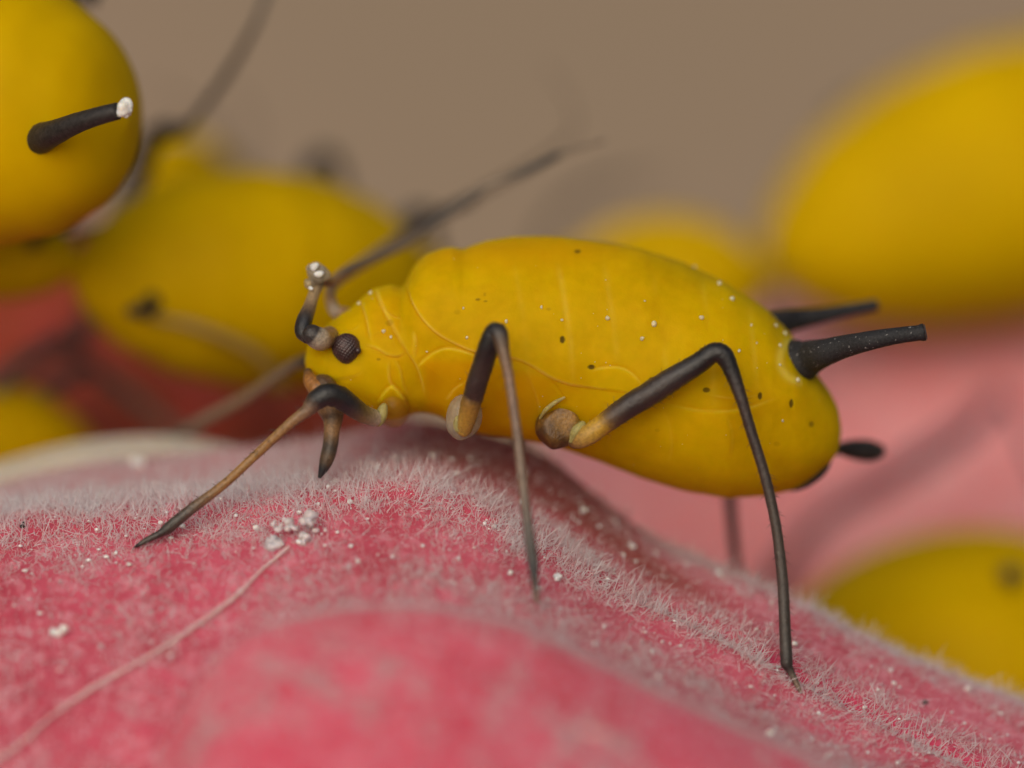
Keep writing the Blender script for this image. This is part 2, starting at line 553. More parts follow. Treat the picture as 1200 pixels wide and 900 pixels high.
def hairs(pos, nor, length, width, lean, name, parent, label=None, curl=0.5, seg=3):
    """each hair a tapered bent three-sided tube standing on the surface"""
    n = len(pos)
    d = nor + lean
    d /= np.linalg.norm(d, axis=1, keepdims=True)
    side = rng.normal(0, 1, (n, 3)); side -= d * (side * d).sum(1, keepdims=True)
    side /= np.linalg.norm(side, axis=1, keepdims=True)
    b2 = np.cross(d, side)
    rings = []
    for s in range(seg):
        t = s / seg
        c = pos - d * 0.004 + d * (length * t)[:, None] + side * (length * curl * t * t)[:, None]
        w = width * (1 - 0.55 * t)
        for k in range(3):
            a = 2 * math.pi * k / 3
            rings.append(c + (side * math.cos(a) + b2 * math.sin(a)) * w[:, None])
    tip = pos + d * length[:, None] + side * (length * curl)[:, None]
    v = np.stack(rings + [tip], 1).reshape(-1, 3)
    m = seg * 3 + 1
    base = np.arange(n)[:, None, None] * m
    q = []
    for s in range(seg - 1):
        for k in range(3):
            k2 = (k + 1) % 3
            q.append([s * 3 + k, s * 3 + k2, s * 3 + 3 + k2, s * 3 + 3 + k])
    tr = [[(seg - 1) * 3 + k, (seg - 1) * 3 + (k + 1) % 3, m - 1] for k in range(3)]
    Q = (base + np.array(q)[None]).reshape(-1, 4); T = (base + np.array(tr)[None]).reshape(-1, 3)
    o = npmesh(name, v, [Q, T], M_hair, parent, attrs={'tone': np.repeat(np.clip(rng.normal(0.45, 0.35, n) + 1.2 * (length - length.mean()) / (length.mean()), 0, 1), m)})
    tag(o, label, kind='stuff')
    return o

# dense fuzz on the big petal
def scatter(N, sfc, nm, xr, yrng, axis_x, axis_y, weight):
    out = []
    tot = 0
    while tot < N:
        n = N * 3
        x = rng.uniform(*xr, n); y = rng.uniform(*yrng, n)
        fi = np.interp(x, axis_x, np.arange(len(axis_x))); fj = np.interp(y, axis_y, np.arange(len(axis_y)))
        w = weight(x, y, fi, fj)
        k = rng.uniform(0, 1, n) < w
        fi, fj = fi[k], fj[k]
        out.append((x[k], y[k], fi, fj)); tot += k.sum()
    x, y, fi, fj = [np.concatenate(a)[:N] for a in zip(*out)]
    return x, y, fi, fj

def w_main(x, y, fi, fj):
    r = bilinear(rows, fi, fj)
    c = np.interp(x, gpx, yc); t_ = np.interp(x, gpx, yt); r1 = np.interp(x, gpx, yr)
    ridge = np.exp(-((y - r1) / 0.17) ** 2)
    rim = np.exp(-((y - c) / 0.22) ** 2) * sm(700, 850, x)
    trough = np.exp(-((y - t_) / (0.3 * t_ + 0.02)) ** 2) * sm(430, 560, x)
    patch = sm(-0.35, 0.6, snoise(x / 38, y * 9, 21, 4))
    cl = sm(-0.3, 0.9, snoise(x / 13, y * 22, 23, 3))
    w = 0.06 + 0.22 * patch * cl + 0.46 * ridge * (0.25 + 0.75 * cl) * (0.5 + 0.5 * patch) + 0.5 * rim * (0.4 + 0.6 * cl)
    w = w + 0.30 * sm(450, 330, x) * np.exp(-((y - 0.5) / 0.45) ** 2)
    w = w * (1 - 0.85 * trough) * (1 - 0.35 * sm(620, 760, x) * ridge)
    w = w * (1 - 0.85 * sm(t_ * 0.8, c * 0.9, y) * sm(390, 480, x) * (1 - sm(690, 790, x)))
    w = np.where(y < -0.25, w * 0.75, w) + 0.30 * sm(-0.28, -0.5, y) * sm(200, 380, x) * (0.3 + 0.7 * cl)
    w = np.where((y > c + 0.25) | (r > 960), 0.0, w)
    return np.clip(w, 0, 1)
N1 = 64000
x, y, fi, fj = scatter(N1, surf, nrm, (-90, 1290), (-1.3, 2.0), gpx, gy, w_main)
pos = bilinear(surf, fi, fj); nor = bilinear(nrm, fi, fj)
nor *= np.sign(nor[:, 2:3] + 1e-6)
right = sm(600, 800, x)
ridge = np.exp(-((y - np.interp(x, gpx, yr)) / 0.16) ** 2)
L = rng.gamma(4, 0.0082, N1) * (0.75 + 0.55 * ridge) * (1 - 0.2 * right) * np.where(rng.uniform(0, 1, N1) < 0.06, 1.7, 1.0)
rimL = np.exp(-((y - np.interp(x, gpx, yc)) / 0.2) ** 2) * sm(700, 850, x)
L = np.clip(L * (1 + 0.7 * rimL), 0.010, 0.115)
Wd = rng.uniform(0.0009, 0.0024, N1)
flow = np.stack([0.5 + 0.9 * right, np.full(N1, -0.1), 0.35 - 0.75 * right], 1)
lean = rng.normal(0, 1, (N1, 3)) * (0.6 + 0.5 * right)[:, None] + flow * (0.35 + 0.5 * right * (1 - ridge * 0.5))[:, None]
hairs(pos, nor, L, Wd, lean, 'fuzz', petal_o, 'short white hairs covering the petal')
# scattered long straight bristles along the ridge in focus
N4 = 2600
x, y, fi, fj = scatter(N4, surf, nrm, (-60, 1250), (-0.3, 1.2), gpx, gy, lambda x, y, fi, fj: np.clip(np.exp(-((y - np.interp(x, gpx, yr) - 0.03) / 0.15) ** 2) + 0.25 * np.exp(-((y - np.interp(x, gpx, yc)) / 0.15) ** 2) * sm(650, 800, x), 0, 1) * sm(-0.5, 0.6, snoise(x / 16, y * 14, 61, 3)))
pos = bilinear(surf, fi, fj); nor = bilinear(nrm, fi, fj); nor *= np.sign(nor[:, 2:3] + 1e-6)
hairs(pos, nor, np.clip(rng.normal(0.062, 0.02, N4), 0.03, 0.11), rng.uniform(0.0018, 0.0032, N4), rng.normal(0, 0.55, (N4, 3)), 'bristles', petal_o, 'longer pale bristles', 0.22)
# felt of very short down between them
N2 = 22000
def w_felt(x, y, fi, fj):
    r = bilinear(rows, fi, fj); c = np.interp(x, gpx, yc)
    t_ = np.interp(x, gpx, yt)
    tr = np.exp(-((y - t_) / (0.4 * t_)) ** 2) * sm(430, 540, x)
    return (1 - 0.85 * tr) * (1 - 0.9 * sm(t_ * 0.8, c * 0.9, y) * sm(390, 480, x) * (1 - sm(690, 790, x))) * np.where((y > c + 0.2) | (r > 940), 0, 0.12 + 0.7 * sm(-0.2, 0.7, snoise(x / 24, y * 12, 33, 4)))
x, y, fi, fj = scatter(N2, surf, nrm, (-60, 1260), (-1.2, 1.8), gpx, gy, w_felt)
pos = bilinear(surf, fi, fj); nor = bilinear(nrm, fi, fj); nor *= np.sign(nor[:, 2:3] + 1e-6)
hairs(pos, nor, rng.uniform(0.008, 0.028, N2), rng.uniform(0.0018, 0.0042, N2), rng.normal(0, 0.7, (N2, 3)), 'down', petal_o, None, 0.8, 2)
# front lobe, sparser short fuzz along the crest
def w_front(x, y, fi, fj):
    r = bilinear(frow, fi, fj)
    cr = np.interp(x, fpx, crest)
    pt = sm(-0.2, 0.7, snoise(x / 9, y * 26, 44, 3)) * sm(-0.6, 0.5, snoise(x / 50, y * 5, 45, 2))
    return np.where(r > 960, 0, 0.04 + 0.45 * sm(260, 420, x) * np.exp(-((y + 0.98) / 0.09) ** 2) + pt * (0.15 + 0.6 * sm(30, 110, r - cr)))
N3 = 12000
x, y, fi, fj = scatter(N3, fsurf, fnrm, (60, 1290), (-2.4, -0.85), fpx, fy, w_front)
pos = bilinear(fsurf, fi, fj); nor = bilinear(fnrm, fi, fj); nor *= np.sign(nor[:, 2:3] + 1e-6)
hairs(pos, nor, rng.uniform(0.012, 0.04, N3), rng.uniform(0.0015, 0.004, N3), rng.normal(0, 0.8, (N3, 3)), 'fuzz', pf, None, 0.5, 2)

# ---------------------------------------------------------------- debris on the bud
grains = []
gt, gfc, _ = blob((0, 0, 0), (1, 1, 1), 1)
xs_ = rng.uniform(-20, 1220, 900); ys_ = rng.uniform(-0.7, 0.6, 900)
fi = np.interp(xs_, gpx, np.arange(NXG)); fj = np.interp(ys_, gy, np.arange(NYG))
pp = bilinear(surf, fi, fj); nn = bilinear(nrm, fi, fj)
for k in range(900):
    r = float(np.clip(rng.gamma(2.0, 0.0020), 0.002, 0.0115))
    v, f, c = blob(pp[k] + np.array([0, 0, r * 0.6 + 0.006]), (r * rng.uniform(0.8, 1.6), r, r * rng.uniform(0.6, 1.1)), 1, 0.25, k)
    grains.append((v, f, c))
v, f, c = join(grains)
tag(npmesh('pollen_grains', v, f, M_wax), 'tiny white grains scattered over the pink fuzz of the bud', 'grains', kind='stuff')

def crumb(name, px, row, size, m, label, cat, lift=0.6, n=4, group=None, y=None, seed=0):
    p, nn = surf_at(px, row)
    if y is not None: p = P(px, row, y)
    g = np.random.default_rng(seed)
    ps = []
    for k in range(n):
        o = g.normal(0, 0.5, 3) * size
        ps.append(blob(p + np.array([0, -0.3 * size, lift * size]) + o * (0 if n == 1 else 1), size * g.uniform(0.55, 1.0, 3), 2, 0.25, seed * 10 + k))
    v, f, c = join(ps)
    o = npmesh(name, v, f, m)
    tag(o, label, cat, group)
    return o
crumb('wax_crumb', 160, 552, 0.030, M_wax, 'cream crumb on the far left slope of the pink bud near the pale film', 'crumb', n=2, seed=1)
crumb('wax_crumb', 658, 800, 0.020, M_wax, 'round white crumb below the middle leg on the front petal', 'crumb', n=1, y=-1.35, seed=2)
crumb('wax_crumb', 68, 748, 0.022, M_wax, 'small double white crumb on the fuzz above the silk thread, far left', 'crumb', n=3, seed=3)
crumb('wax_crumb', 766, 652, 0.013, M_wax, 'tiny glinting white crumb behind the hind leg in the red trough', 'crumb', n=1, seed=4)
crumb('wax_crumb', 655, 682, 0.018, M_wax, 'flat white crumb just beside the foot of the middle leg', 'crumb', n=2, seed=5)
crumb('dark_crumb', 26, 618, 0.012, M_dark, 'black speck caught in the fuzz at the far left of the bud', 'crumb', n=3, seed=6)
crumb('dark_crumb', 1085, 826, 0.008, M_dark, 'dark speck among the fuzz on the right slope of the bud', 'crumb', n=3, seed=8)
# translucent ring-like tuft of wax where the silk thread starts
p0, n0 = surf_at(342, 632)
ring_pts = []
gq = np.random.default_rng(12)
for (dx, dz, sp_, cnt, big) in ((-22, -14, 9, 9, 1.0), (20, 12, 7, 8, 0.9), (-6, 8, 10, 6, 0.55), (14, -12, 9, 6, 0.5), (-16, 4, 7, 4, 0.5), (38, -4, 10, 4, 0.4)):
    for k in range(cnt):
        o = gq.normal(0, sp_ * 0.42, 2)
        r = gq.uniform(0.012, 0.032) * big
        ring_pts.append(blob(p0 + np.array([(dx + o[0]) * MM, -0.02 + gq.normal(0, 0.012), 0.03 + (dz + o[1]) * MM]), r * gq.uniform(0.6, 1.5, 3), 2, 0.3, 50 + len(ring_pts), gq.uniform(0, 3, 3)))
v, f, c = join(ring_pts)
tag(npmesh('wax_clump', v, f, M_clump), 'ragged white lump of wax at the upper end of the silk thread', 'wax clump', kind='stuff')
tp = []
for px, row in [(332, 645), (305, 672), (275, 702), (235, 738), (205, 752), (160, 782), (110, 812), (60, 848), (10, 884), (-40, 922)]:
    p, _ = surf_at(px, row)
    tp.append([*(p + np.array([rng.normal(0, .006), -0.015, 0.012 + rng.normal(0, .006)])), 0.0085 * rng.uniform(0.7, 1.3)])
v, f, c = tube(tp, 90, 8, rough=0.12)
tag(npmesh('silk_thread', v, f, M_thread), 'pale silk thread running from the white wax lump down to the lower left', 'thread')
rd = [[*P(645, 858, -1.7), 0.016], [*P(680, 856, -1.7), 0.019], [*P(716, 864, -1.68), 0.017]]
v, f, c = tube(rd, 12, 10, rough=0.05)
tag(npmesh('shed_hair', v, f, M_thread), 'short pale rod lying blurred on the front petal at the bottom', 'fibre')
# pale translucent film on the far left edge
fl = []
for k, (px, r0, r1_) in enumerate([(-60, 556, 580), (0, 541, 566), (60, 524, 552), (120, 513, 541), (180, 510, 534), (240, 515, 532), (300, 530, 538)]):
    fl.append((P(px, r0, 1.30), P(px, (r0 + r1_) / 2, 1.20), P(px, r1_, 1.14)))
F = np.array(fl)                                   # (7,3,3)
F2 = np.stack([catmull(F[:, i], 60) for i in range(3)], 1)
F3 = np.stack([catmull(F2[k], 10) for k in range(60)], 0)
th_ = F3 + np.array([0, 0.03, 0.0])
vv = np.concatenate([F3.reshape(-1, 3), th_.reshape(-1, 3)])
ff = grid_faces(60, 10)
edge = np.concatenate([np.arange(59) * 10, np.arange(59) * 10 + 9])
eq = np.stack([edge, edge + 10, edge + 10 + 600, edge + 600], -1)
tag(npmesh('shed_skin', vv, [ff, ff[:, ::-1] + 600, eq], M_film), 'pale translucent film curling over the far left edge of the bud', 'film')

# ---------------------------------------------------------------- the sharp aphid
BX = np.array([357, 360, 366, 380, 395, 412, 425, 440, 458, 472, 478, 487, 500, 515, 530, 543, 552, 570, 600, 650, 700, 750, 800, 850, 900, 928, 938, 946, 960, 972, 980, 984, 986], float)
BT = np.array([424, 406, 395, 382, 371, 360, 348, 337, 333, 338, 324, 308, 297, 291, 288.5, 292, 287.5, 282, 277, 276, 281, 291, 307, 330, 364, 392, 412, 426, 442, 458, 474, 488, 503], float)
BB = np.array([424, 437, 444, 456, 466, 476, 483, 489, 492, 490, 487, 484, 484, 488, 497, 503, 506, 510, 514, 523, 540, 560, 575, 584, 581, 574, 569, 564, 553, 541, 530, 520, 505], float)
BWD = np.array([0, 20, 32, 48, 56, 62, 66, 72, 78, 80, 82, 88, 95, 101, 107, 111, 114, 119, 124, 130, 136, 139, 137, 130, 112, 95, 86, 78, 62, 46, 32, 18, 0], float)
nu, nv = 520, 520
uu = np.linspace(0, math.pi, nu)
xs = 357.2 + (985.8 - 357.2) * ((1 - np.cos(uu)) / 2 * 0.55 + uu / math.pi * 0.45)
xs[0], xs[-1] = 357.2, 985.8
def smooth_interp(x, xp, fp, s=1.2):
    y = np.interp(x, xp, fp)
    r = np.convolve(np.pad(y, 4, 'edge'), np.array([1, 2, 3, 4, 5, 4, 3, 2, 1]) / 25, 'valid')
    r[:3] = y[:3]; r[-3:] = y[-3:]
    return r
top = smooth_interp(xs, BX, BT); bot = smooth_interp(xs, BX, BB); wid = smooth_interp(xs, BX, BWD)
# angle 0 = towards the camera; more vertices on the near side
tt = np.linspace(-math.pi, math.pi, nv, endpoint=False)
th = tt + 0.45 * np.sin(tt) * -1
cyx = np.interp(xs, [357, 480, 700, 986], [0.25, 0.33, 0.42, 0.42])
zc_px = (top + bot) / 2; hh = (bot - top) / 2
ct, st_ = np.cos(th), np.sin(th)
pw = 0.94
cy_ = np.sign(ct) * np.abs(ct) ** pw; sz_ = np.sign(st_) * np.abs(st_) ** pw
Yv = cyx[:, None] - (wid * MM)[:, None] * cy_[None, :]
rowv = zc_px[:, None] - hh[:, None] * sz_[None, :]
Xv = np.repeat(xs[:, None], nv, 1)
# vertices carry the outline at the body's mid plane (true size), no per-vertex perspective
kk = (D + cyx)[:, None] / D * MM
body = np.stack([(Xv - 600) * kk, Yv, (450 - rowv) * kk], -1)
def closed_normals(s):
    du = np.gradient(s, axis=0)
    dv = np.roll(s, -1, 1) - np.roll(s, 1, 1)
    n = np.cross(dv, du)
    n /= np.linalg.norm(n, axis=-1, keepdims=True) + 1e-9
    c = s.mean(1, keepdims=True)
    sg = np.sign(((s - c) * n).sum(-1).mean())
    return n * sg
bn = closed_normals(body)
bpx, bpy_ = proj(body)
near = sm(0.05, 0.35, -bn[..., 1])

def line_field(px, py, pts):
    pts = np.asarray(pts, float)
    best = np.full(px.shape, 1e9); sgn = np.zeros(px.shape); tpar = np.zeros(px.shape)
    seg = np.linalg.norm(np.diff(pts, axis=0), axis=1); s = np.concatenate([[0], np.cumsum(seg)])
    for i in range(len(pts) - 1):
        a, b_ = pts[i], pts[i + 1]; d = b_ - a
        t = np.clip(((px - a[0]) * d[0] + (py - a[1]) * d[1]) / d.dot(d), 0, 1)
        qx = px - a[0] - t * d[0]; qy = py - a[1] - t * d[1]
        dist = np.hypot(qx, qy)
        k = dist < best
        best = np.where(k, dist, best)
        sgn = np.where(k, np.sign(d[0] * qy - d[1] * qx), sgn)     # + below when running right
        tpar = np.where(k, (s[i] + t * seg[i]) / s[-1], tpar)
    return best, sgn, tpar

disp = np.zeros(bpx.shape); pale = np.zeros(bpx.shape); warm = np.zeros(bpx.shape); spot = np.zeros(bpx.shape); brown = np.zeros(bpx.shape)
# (points, lip height px, lip falloff px, lip side, groove px, groove sigma, pale amount, taper start, taper end)
LN = [
 ([(474, 326), (480, 345), (490, 366), (502, 382), (516, 394), (534, 404), (560, 414), (600, 420), (622, 428), (644, 441), (668, 451), (700, 456), (730, 460), (775, 470)], 7, 30, -1, 0.8, 2.2, 1.1, 0.05, 0.25),
 ([(410, 340), (420, 353), (427, 370), (432, 392), (436, 404)], 4, 14, -1, 2.5, 2.2, 0.7, 0.1, 0.2),
 ([(436, 330), (446, 357), (458, 382), (470, 402), (480, 416), (488, 430), (493, 448), (497, 470)], 5, 14, -1, 2.5, 2.5, 0.65, 0.1, 0.2),
 ([(426, 404), (440, 409), (455, 417), (468, 418), (478, 412)], 3.5, 10, -1, 2.0, 2.0, 0.6, 0.2, 0.2),
 ([(486, 386), (489, 400), (487, 424)], 2.5, 8, 1, 2.0, 2.0, 0.6, 0.3, 0.3),
 ([(488, 431), (496, 421), (510, 411), (526, 407), (548, 412), (566, 420)], 5, 16, 1, 2.2, 2.2, 0.5, 0.15, 0.3),
 ([(458, 420), (457, 434), (459, 447), (466, 456), (476, 468), (481, 478)], 3, 10, 1, 2.4, 2.0, 0.5, 0.2, 0.2),
 ([(440, 472), (448, 460), (459, 451), (470, 459), (480, 476), (478, 490)], 4, 12, 1, 1.8, 1.8, 0.35, 0.1, 0.1),
 ([(600, 424), (618, 442), (628, 466), (632, 492)], 3, 10, -1, 1.8, 2.2, 0.15, 0.4, 0.3),
 ([(641, 441), (652, 452), (662, 466)], 0, 5, 1, 3.2, 1.5, 0.0, 0.3, 0.2),
 ([(690, 435), (704, 430), (722, 429), (737, 434), (750, 446), (758, 462)], 3.5, 10, 1, 2.0, 2.2, 0.55, 0.25, 0.3),
 ([(700, 470), (730, 482), (752, 480), (766, 466)], 2.5, 12, -1, 1.4, 2.5, 0.3, 0.3, 0.3),
 ([(366, 452), (392, 446), (420, 440), (436, 428)], 2, 14, -1, 1.2, 3.0, 0.15, 0.3, 0.4),
 ([(384, 380), (398, 386), (414, 384), (424, 374)], 2, 8, 1, 1.2, 2.5, 0.2, 0.3, 0.3),
 ([(770, 470), (820, 480), (870, 478), (915, 462)], 4, 16, 1, 2.0, 3.0, 0.35, 0.3, 0.3),
 ([(700, 458), (712, 480), (716, 510), (706, 536)], 2.5, 14, 1, 2.0, 4.0, 0.18, 0.3, 0.4),
 ([(775, 474), (786, 500), (788, 530), (778, 556)], 2.5, 14, 1, 2.0, 4.0, 0.15, 0.3, 0.4),
 ([(850, 480), (860, 510), (858, 545)], 2.5, 14, 1, 2.0, 4.0, 0.15, 0.3, 0.4),
 ([(462, 418), (470, 432), (474, 450), (484, 470)], 3, 8, 1, 2.2, 2.0, 0.4, 0.2, 0.3),
 ([(444, 352), (452, 364), (462, 372), (474, 374)], 3, 8, 1, 2.2, 2.0, 0.3, 0.2, 0.3),
 ([(520, 470), (532, 455), (546, 446)], 2, 8, 1, 1.8, 2.0, 0.4, 0.2, 0.3),
 ([(820, 462), (860, 468), (905, 462)], 2, 14, -1, 1.2, 3.0, 0.35, 0.3, 0.4),
]
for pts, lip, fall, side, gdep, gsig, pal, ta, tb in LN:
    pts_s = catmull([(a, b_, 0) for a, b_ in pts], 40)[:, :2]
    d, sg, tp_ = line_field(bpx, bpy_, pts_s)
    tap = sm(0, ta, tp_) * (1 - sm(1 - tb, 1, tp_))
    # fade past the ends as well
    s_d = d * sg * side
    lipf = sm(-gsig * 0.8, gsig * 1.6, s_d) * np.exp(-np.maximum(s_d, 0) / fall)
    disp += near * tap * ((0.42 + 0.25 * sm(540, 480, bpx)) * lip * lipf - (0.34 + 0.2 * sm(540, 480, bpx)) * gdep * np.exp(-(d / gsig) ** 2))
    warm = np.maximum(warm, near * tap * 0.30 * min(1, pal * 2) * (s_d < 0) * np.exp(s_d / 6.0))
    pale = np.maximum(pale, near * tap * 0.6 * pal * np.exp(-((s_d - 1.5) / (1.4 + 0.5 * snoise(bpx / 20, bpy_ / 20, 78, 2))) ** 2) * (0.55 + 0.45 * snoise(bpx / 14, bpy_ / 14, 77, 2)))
# head and thorax dimples, long soft undulations
disp += near * snoise(bpx / 22, bpy_ / 22, 11, 3) * (0.9 + 1.5 * sm(560, 480, bpx) + 0.7 * sm(430, 470, bpy_))
disp += near * snoise(bpx / 48, bpy_ / 30, 19, 2) * 2.4 * sm(520, 620, bpx)
disp += snoise(bpx / 9, bpy_ / 9 + th[None, :] * 2, 12, 3) * 0.35
# abdominal segments as shallow vertical furrows
for x0, am in ((606, 0.7), (658, 1.3), (711, 1.4), (767, 1.3), (822, 1.1), (872, 0.8)):
    cx = x0 + 10 * np.sin((bpy_ - 300) / 90) + (bpy_ - 380) * 0.06
    up = sm(500, 420, bpy_)
    disp -= 0.32 * am * np.exp(-((bpx - cx) / 6) ** 2) * up
    pale = np.maximum(pale, 0.09 * np.clip(0.5 + snoise(bpx / 30, bpy_ / 18, 79, 2), 0, 1.4) * near * up * sm(300, 330, bpy_) * np.exp(-((bpx - cx) / 3.5) ** 2) * (am / 1.4))
# siphuncle rim and pit
dr = np.hypot((bpx - 936) / 0.9, bpy_ - 422)
disp += near * 0.8 * np.exp(-((dr - 27) / 8) ** 2) * (bpx < 945)
pale = np.maximum(pale, near * 0.4 * np.exp(-((dr - 25) / 5) ** 2) * (bpx < 938))
SP = [(659, 398, 3.2, 4.6, 1), (693, 430, 4.4, 3.0, 1), (764, 445, 4, 3, .9), (828, 457, 4.6, 3.2, .85), (890, 464, 2.6, 4.6, 1), (925, 473, 2.4, 5.2, 1), (949, 497, 3, 3.6, .6), (677, 294, 4.2, 2.4, .8),
      (560, 351, 3, 1.6, .6), (569, 353, 2.2, 1.4, .5), (568, 345, 1.2, 3.0, .3), (444, 421, 2.6, 1.6, .45), (643, 362, 3, 2, .25), (536, 366, 4, 3, .15), (910, 520, 4, 3, .2), (770, 505, 3, 2, .2), (456, 379, 5, 3.4, .3)]
for sx, sy, ra, rb, am in SP:
    q = ((bpx - sx) / ra) ** 2 + ((bpy_ - sy) / rb) ** 2
    spot = np.maximum(spot, near * am * 0.9 * (1 - sm(0.5, 1.3, q)))
    disp -= near * 0.9 * am * np.exp(-q)
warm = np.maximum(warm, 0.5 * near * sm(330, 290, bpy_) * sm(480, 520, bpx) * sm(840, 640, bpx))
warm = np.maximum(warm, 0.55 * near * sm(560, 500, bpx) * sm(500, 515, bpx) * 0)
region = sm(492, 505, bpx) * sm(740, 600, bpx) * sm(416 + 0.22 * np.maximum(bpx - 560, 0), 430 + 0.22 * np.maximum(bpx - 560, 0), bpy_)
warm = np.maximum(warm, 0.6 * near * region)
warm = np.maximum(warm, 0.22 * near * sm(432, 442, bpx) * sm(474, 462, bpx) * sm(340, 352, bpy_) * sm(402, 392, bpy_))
brown = 0.5 * near * (np.exp(-(((bpx - 461) / 16) ** 2 + ((bpy_ - 480) / 15) ** 2) ** 2) + 0.5 * np.exp(-(((bpx - 377) / 12) ** 2 + ((bpy_ - 392) / 12) ** 2)))
# ends pinch shut
endf = sm(0, 12, np.arange(nu))[:, None] * sm(0, 12, np.arange(nu)[::-1])[:, None]
disp *= endf
bodyd = body + bn * (disp * MM)[..., None]
v = bodyd.reshape(-1, 3)
i = np.arange(nu - 1)[:, None] * nv; j = np.arange(nv)[None, :]; j2 = (j + 1) % nv
q = np.stack([i + j, i + nv + j, i + nv + j2, i + j2], -1).reshape(-1, 4)
c0, c1 = bodyd[0].mean(0), bodyd[-1].mean(0)
v = np.vstack([v, c0, c1])
jj = np.arange(nv); jn = (jj + 1) % nv
t0 = np.stack([np.full(nv, nu * nv), jj, jn], -1)
t1 = np.stack([np.full(nv, nu * nv + 1), (nu - 1) * nv + jn, (nu - 1) * nv + jj], -1)
pad = lambda a: np.concatenate([a.ravel(), [0, 0]])
g0, _ = surf_at(620, 640)
aph = empty('aphid', (0.15, 0.2, -0.55))
tag(aph, 'large sharply focused yellow aphid standing on the pink fuzzy bud', 'aphid', 'yellow aphids on the flower buds')
BODY = npmesh('body', v, [q, np.vstack([t0, t1])], M_body, aph, attrs={'pale': pad(pale), 'warm': pad(warm), 'spot': pad(spot), 'brown': pad(brown)})

fpx_b, fpy_b = proj(bodyd)
def on_body(px, py, out=0.0):
    d = (fpx_b - px) ** 2 + (fpy_b - py) ** 2 + np.where(bn[..., 1] < 0, 0, 1e6)
    k = np.unravel_index(np.argmin(d), d.shape)
    return bodyd[k] + bn[k] * out, bn[k]

# compound eye: many small lenses
ev, ef = ICO[6]
n_f = 300
kf = np.arange(n_f) + 0.5
ph = np.arccos(1 - 2 * kf / n_f); tg = math.pi * (1 + 5 ** 0.5) * kf
fp_ = np.stack([np.cos(tg) * np.sin(ph), np.sin(tg) * np.sin(ph), np.cos(ph)], 1)
best = (ev @ fp_.T).max(1)
ang = np.arccos(np.clip(best, -1, 1))
rr = 1 + 0.05 * (1 - (ang / 0.115) ** 2)
e_c, e_n = on_body(406, 409)
eye_v = ev * rr[:, None] * np.array([16.6, 14, 17.5]) * MM
eye_v[:, 2] *= np.where(eye_v[:, 2] < 0, 1.05, 0.97)
eye_v[:, 0] *= np.where(eye_v[:, 2] < 0, 1 - 0.25 * (eye_v[:, 2] / (17.5 * MM)) ** 2, 1)
cen = P(406, 408, e_c[1] + 0.005)
eye = npmesh('eye', eye_v + cen, ef, M_eye, aph)
tag(eye, 'dark brown bead-like compound eye')
tv, tf, _ = blob(P(419.5, 411, e_c[1] - 0.032), (0.013, 0.014, 0.014), 3)
npmesh('eye_tubercle', tv, tf, M_eye, eye)
far = blob(cen + np.array([0, 0.36, 0]), np.array([16, 12, 17]) * MM, 4)
npmesh('eye', far[0], far[1], M_eye, aph)

# antennae (colour columns: r g b)
DK = (0.035, 0.028, 0.025); GRY = (0.16, 0.12, 0.085); AMB = (0.30, 0.17, 0.07); LT = (0.42, 0.34, 0.25); BLK = (0.016, 0.014, 0.014)
def row(px, py, y, r, c): return [*P(px, py, y), r * MM, *c]
# near antenna: short thick base segments, then the long flagellum swept back over the body
a1 = [row(386, 393, 0.12, 11, AMB), row(378, 398, 0.06, 13, AMB), row(372, 396, 0.03, 13.5, LT), row(366, 392, 0.02, 12, DK)]
v, f, c = tube(a1, 24, 20)
ant = npmesh('antenna', v, f, M_leg, aph, attrs={'Col': c})
a2 = [row(360, 395, 0.03, 8, DK), row(355, 388, 0.05, 10, BLK), row(357, 375, 0.07, 9.5, DK), row(362, 362, 0.11, 8, (0.20, 0.13, 0.07)), row(367, 347, 0.15, 6.8, (0.34, 0.24, 0.13)), row(372, 333, 0.2, 8, (0.12, 0.09, 0.06)), row(374, 322, 0.22, 11, GRY), row(370, 316, 0.22, 9, LT)]
v, f, c = tube(a2, 50, 18, rough=0.015)
npmesh('pedicel', v, f, M_leg, ant, attrs={'Col': c})
a3 = [row(374, 326, 0.22, 7, DK), row(388, 330, 0.36, 6.5, AMB), row(405, 318, 0.52, 6, GRY), row(440, 302, 0.75, 5.5, GRY), row(480, 283, 0.9, 5, GRY), row(515, 256, 0.95, 5.5, DK), row(555, 230, 0.95, 5.2, DK), row(576, 216, 0.95, 3.6, GRY), row(610, 204, 0.95, 5, DK), row(650, 184, 0.95, 4.8, DK), row(662, 178, 0.95, 3, GRY), row(708, 165, 0.95, 2.2, GRY)]
v, f, c = tube(a3, 120, 12)
npmesh('flagellum', v, f, M_leg, ant, attrs={'Col': c})
# wax bead on the elbow
beads = [blob(P(372, 322, 0.16), (0.042, 0.036, 0.034), 3, 0.2, 3), blob(P(362, 332, 0.16), (0.022, 0.022, 0.022), 3, 0.2, 5), blob(P(366, 314, 0.15), (0.024, 0.02, 0.016), 3, 0.25, 4)]
v, f, c = join(beads)
npmesh('droplet', v, f, M_clear, ant)
beads = [blob(P(368, 313, 0.12), (0.014, 0.01, 0.02), 2, 0.3, 6, (0, .5, 0)), blob(P(374, 321, 0.12), (0.020, 0.01, 0.013), 2, 0.3, 7), blob(P(364, 338, 0.12), (0.010, 0.01, 0.008), 2, 0.3, 8)]
for b_ in beads: npmesh('wax_fleck', b_[0], b_[1], M_wax, ant)
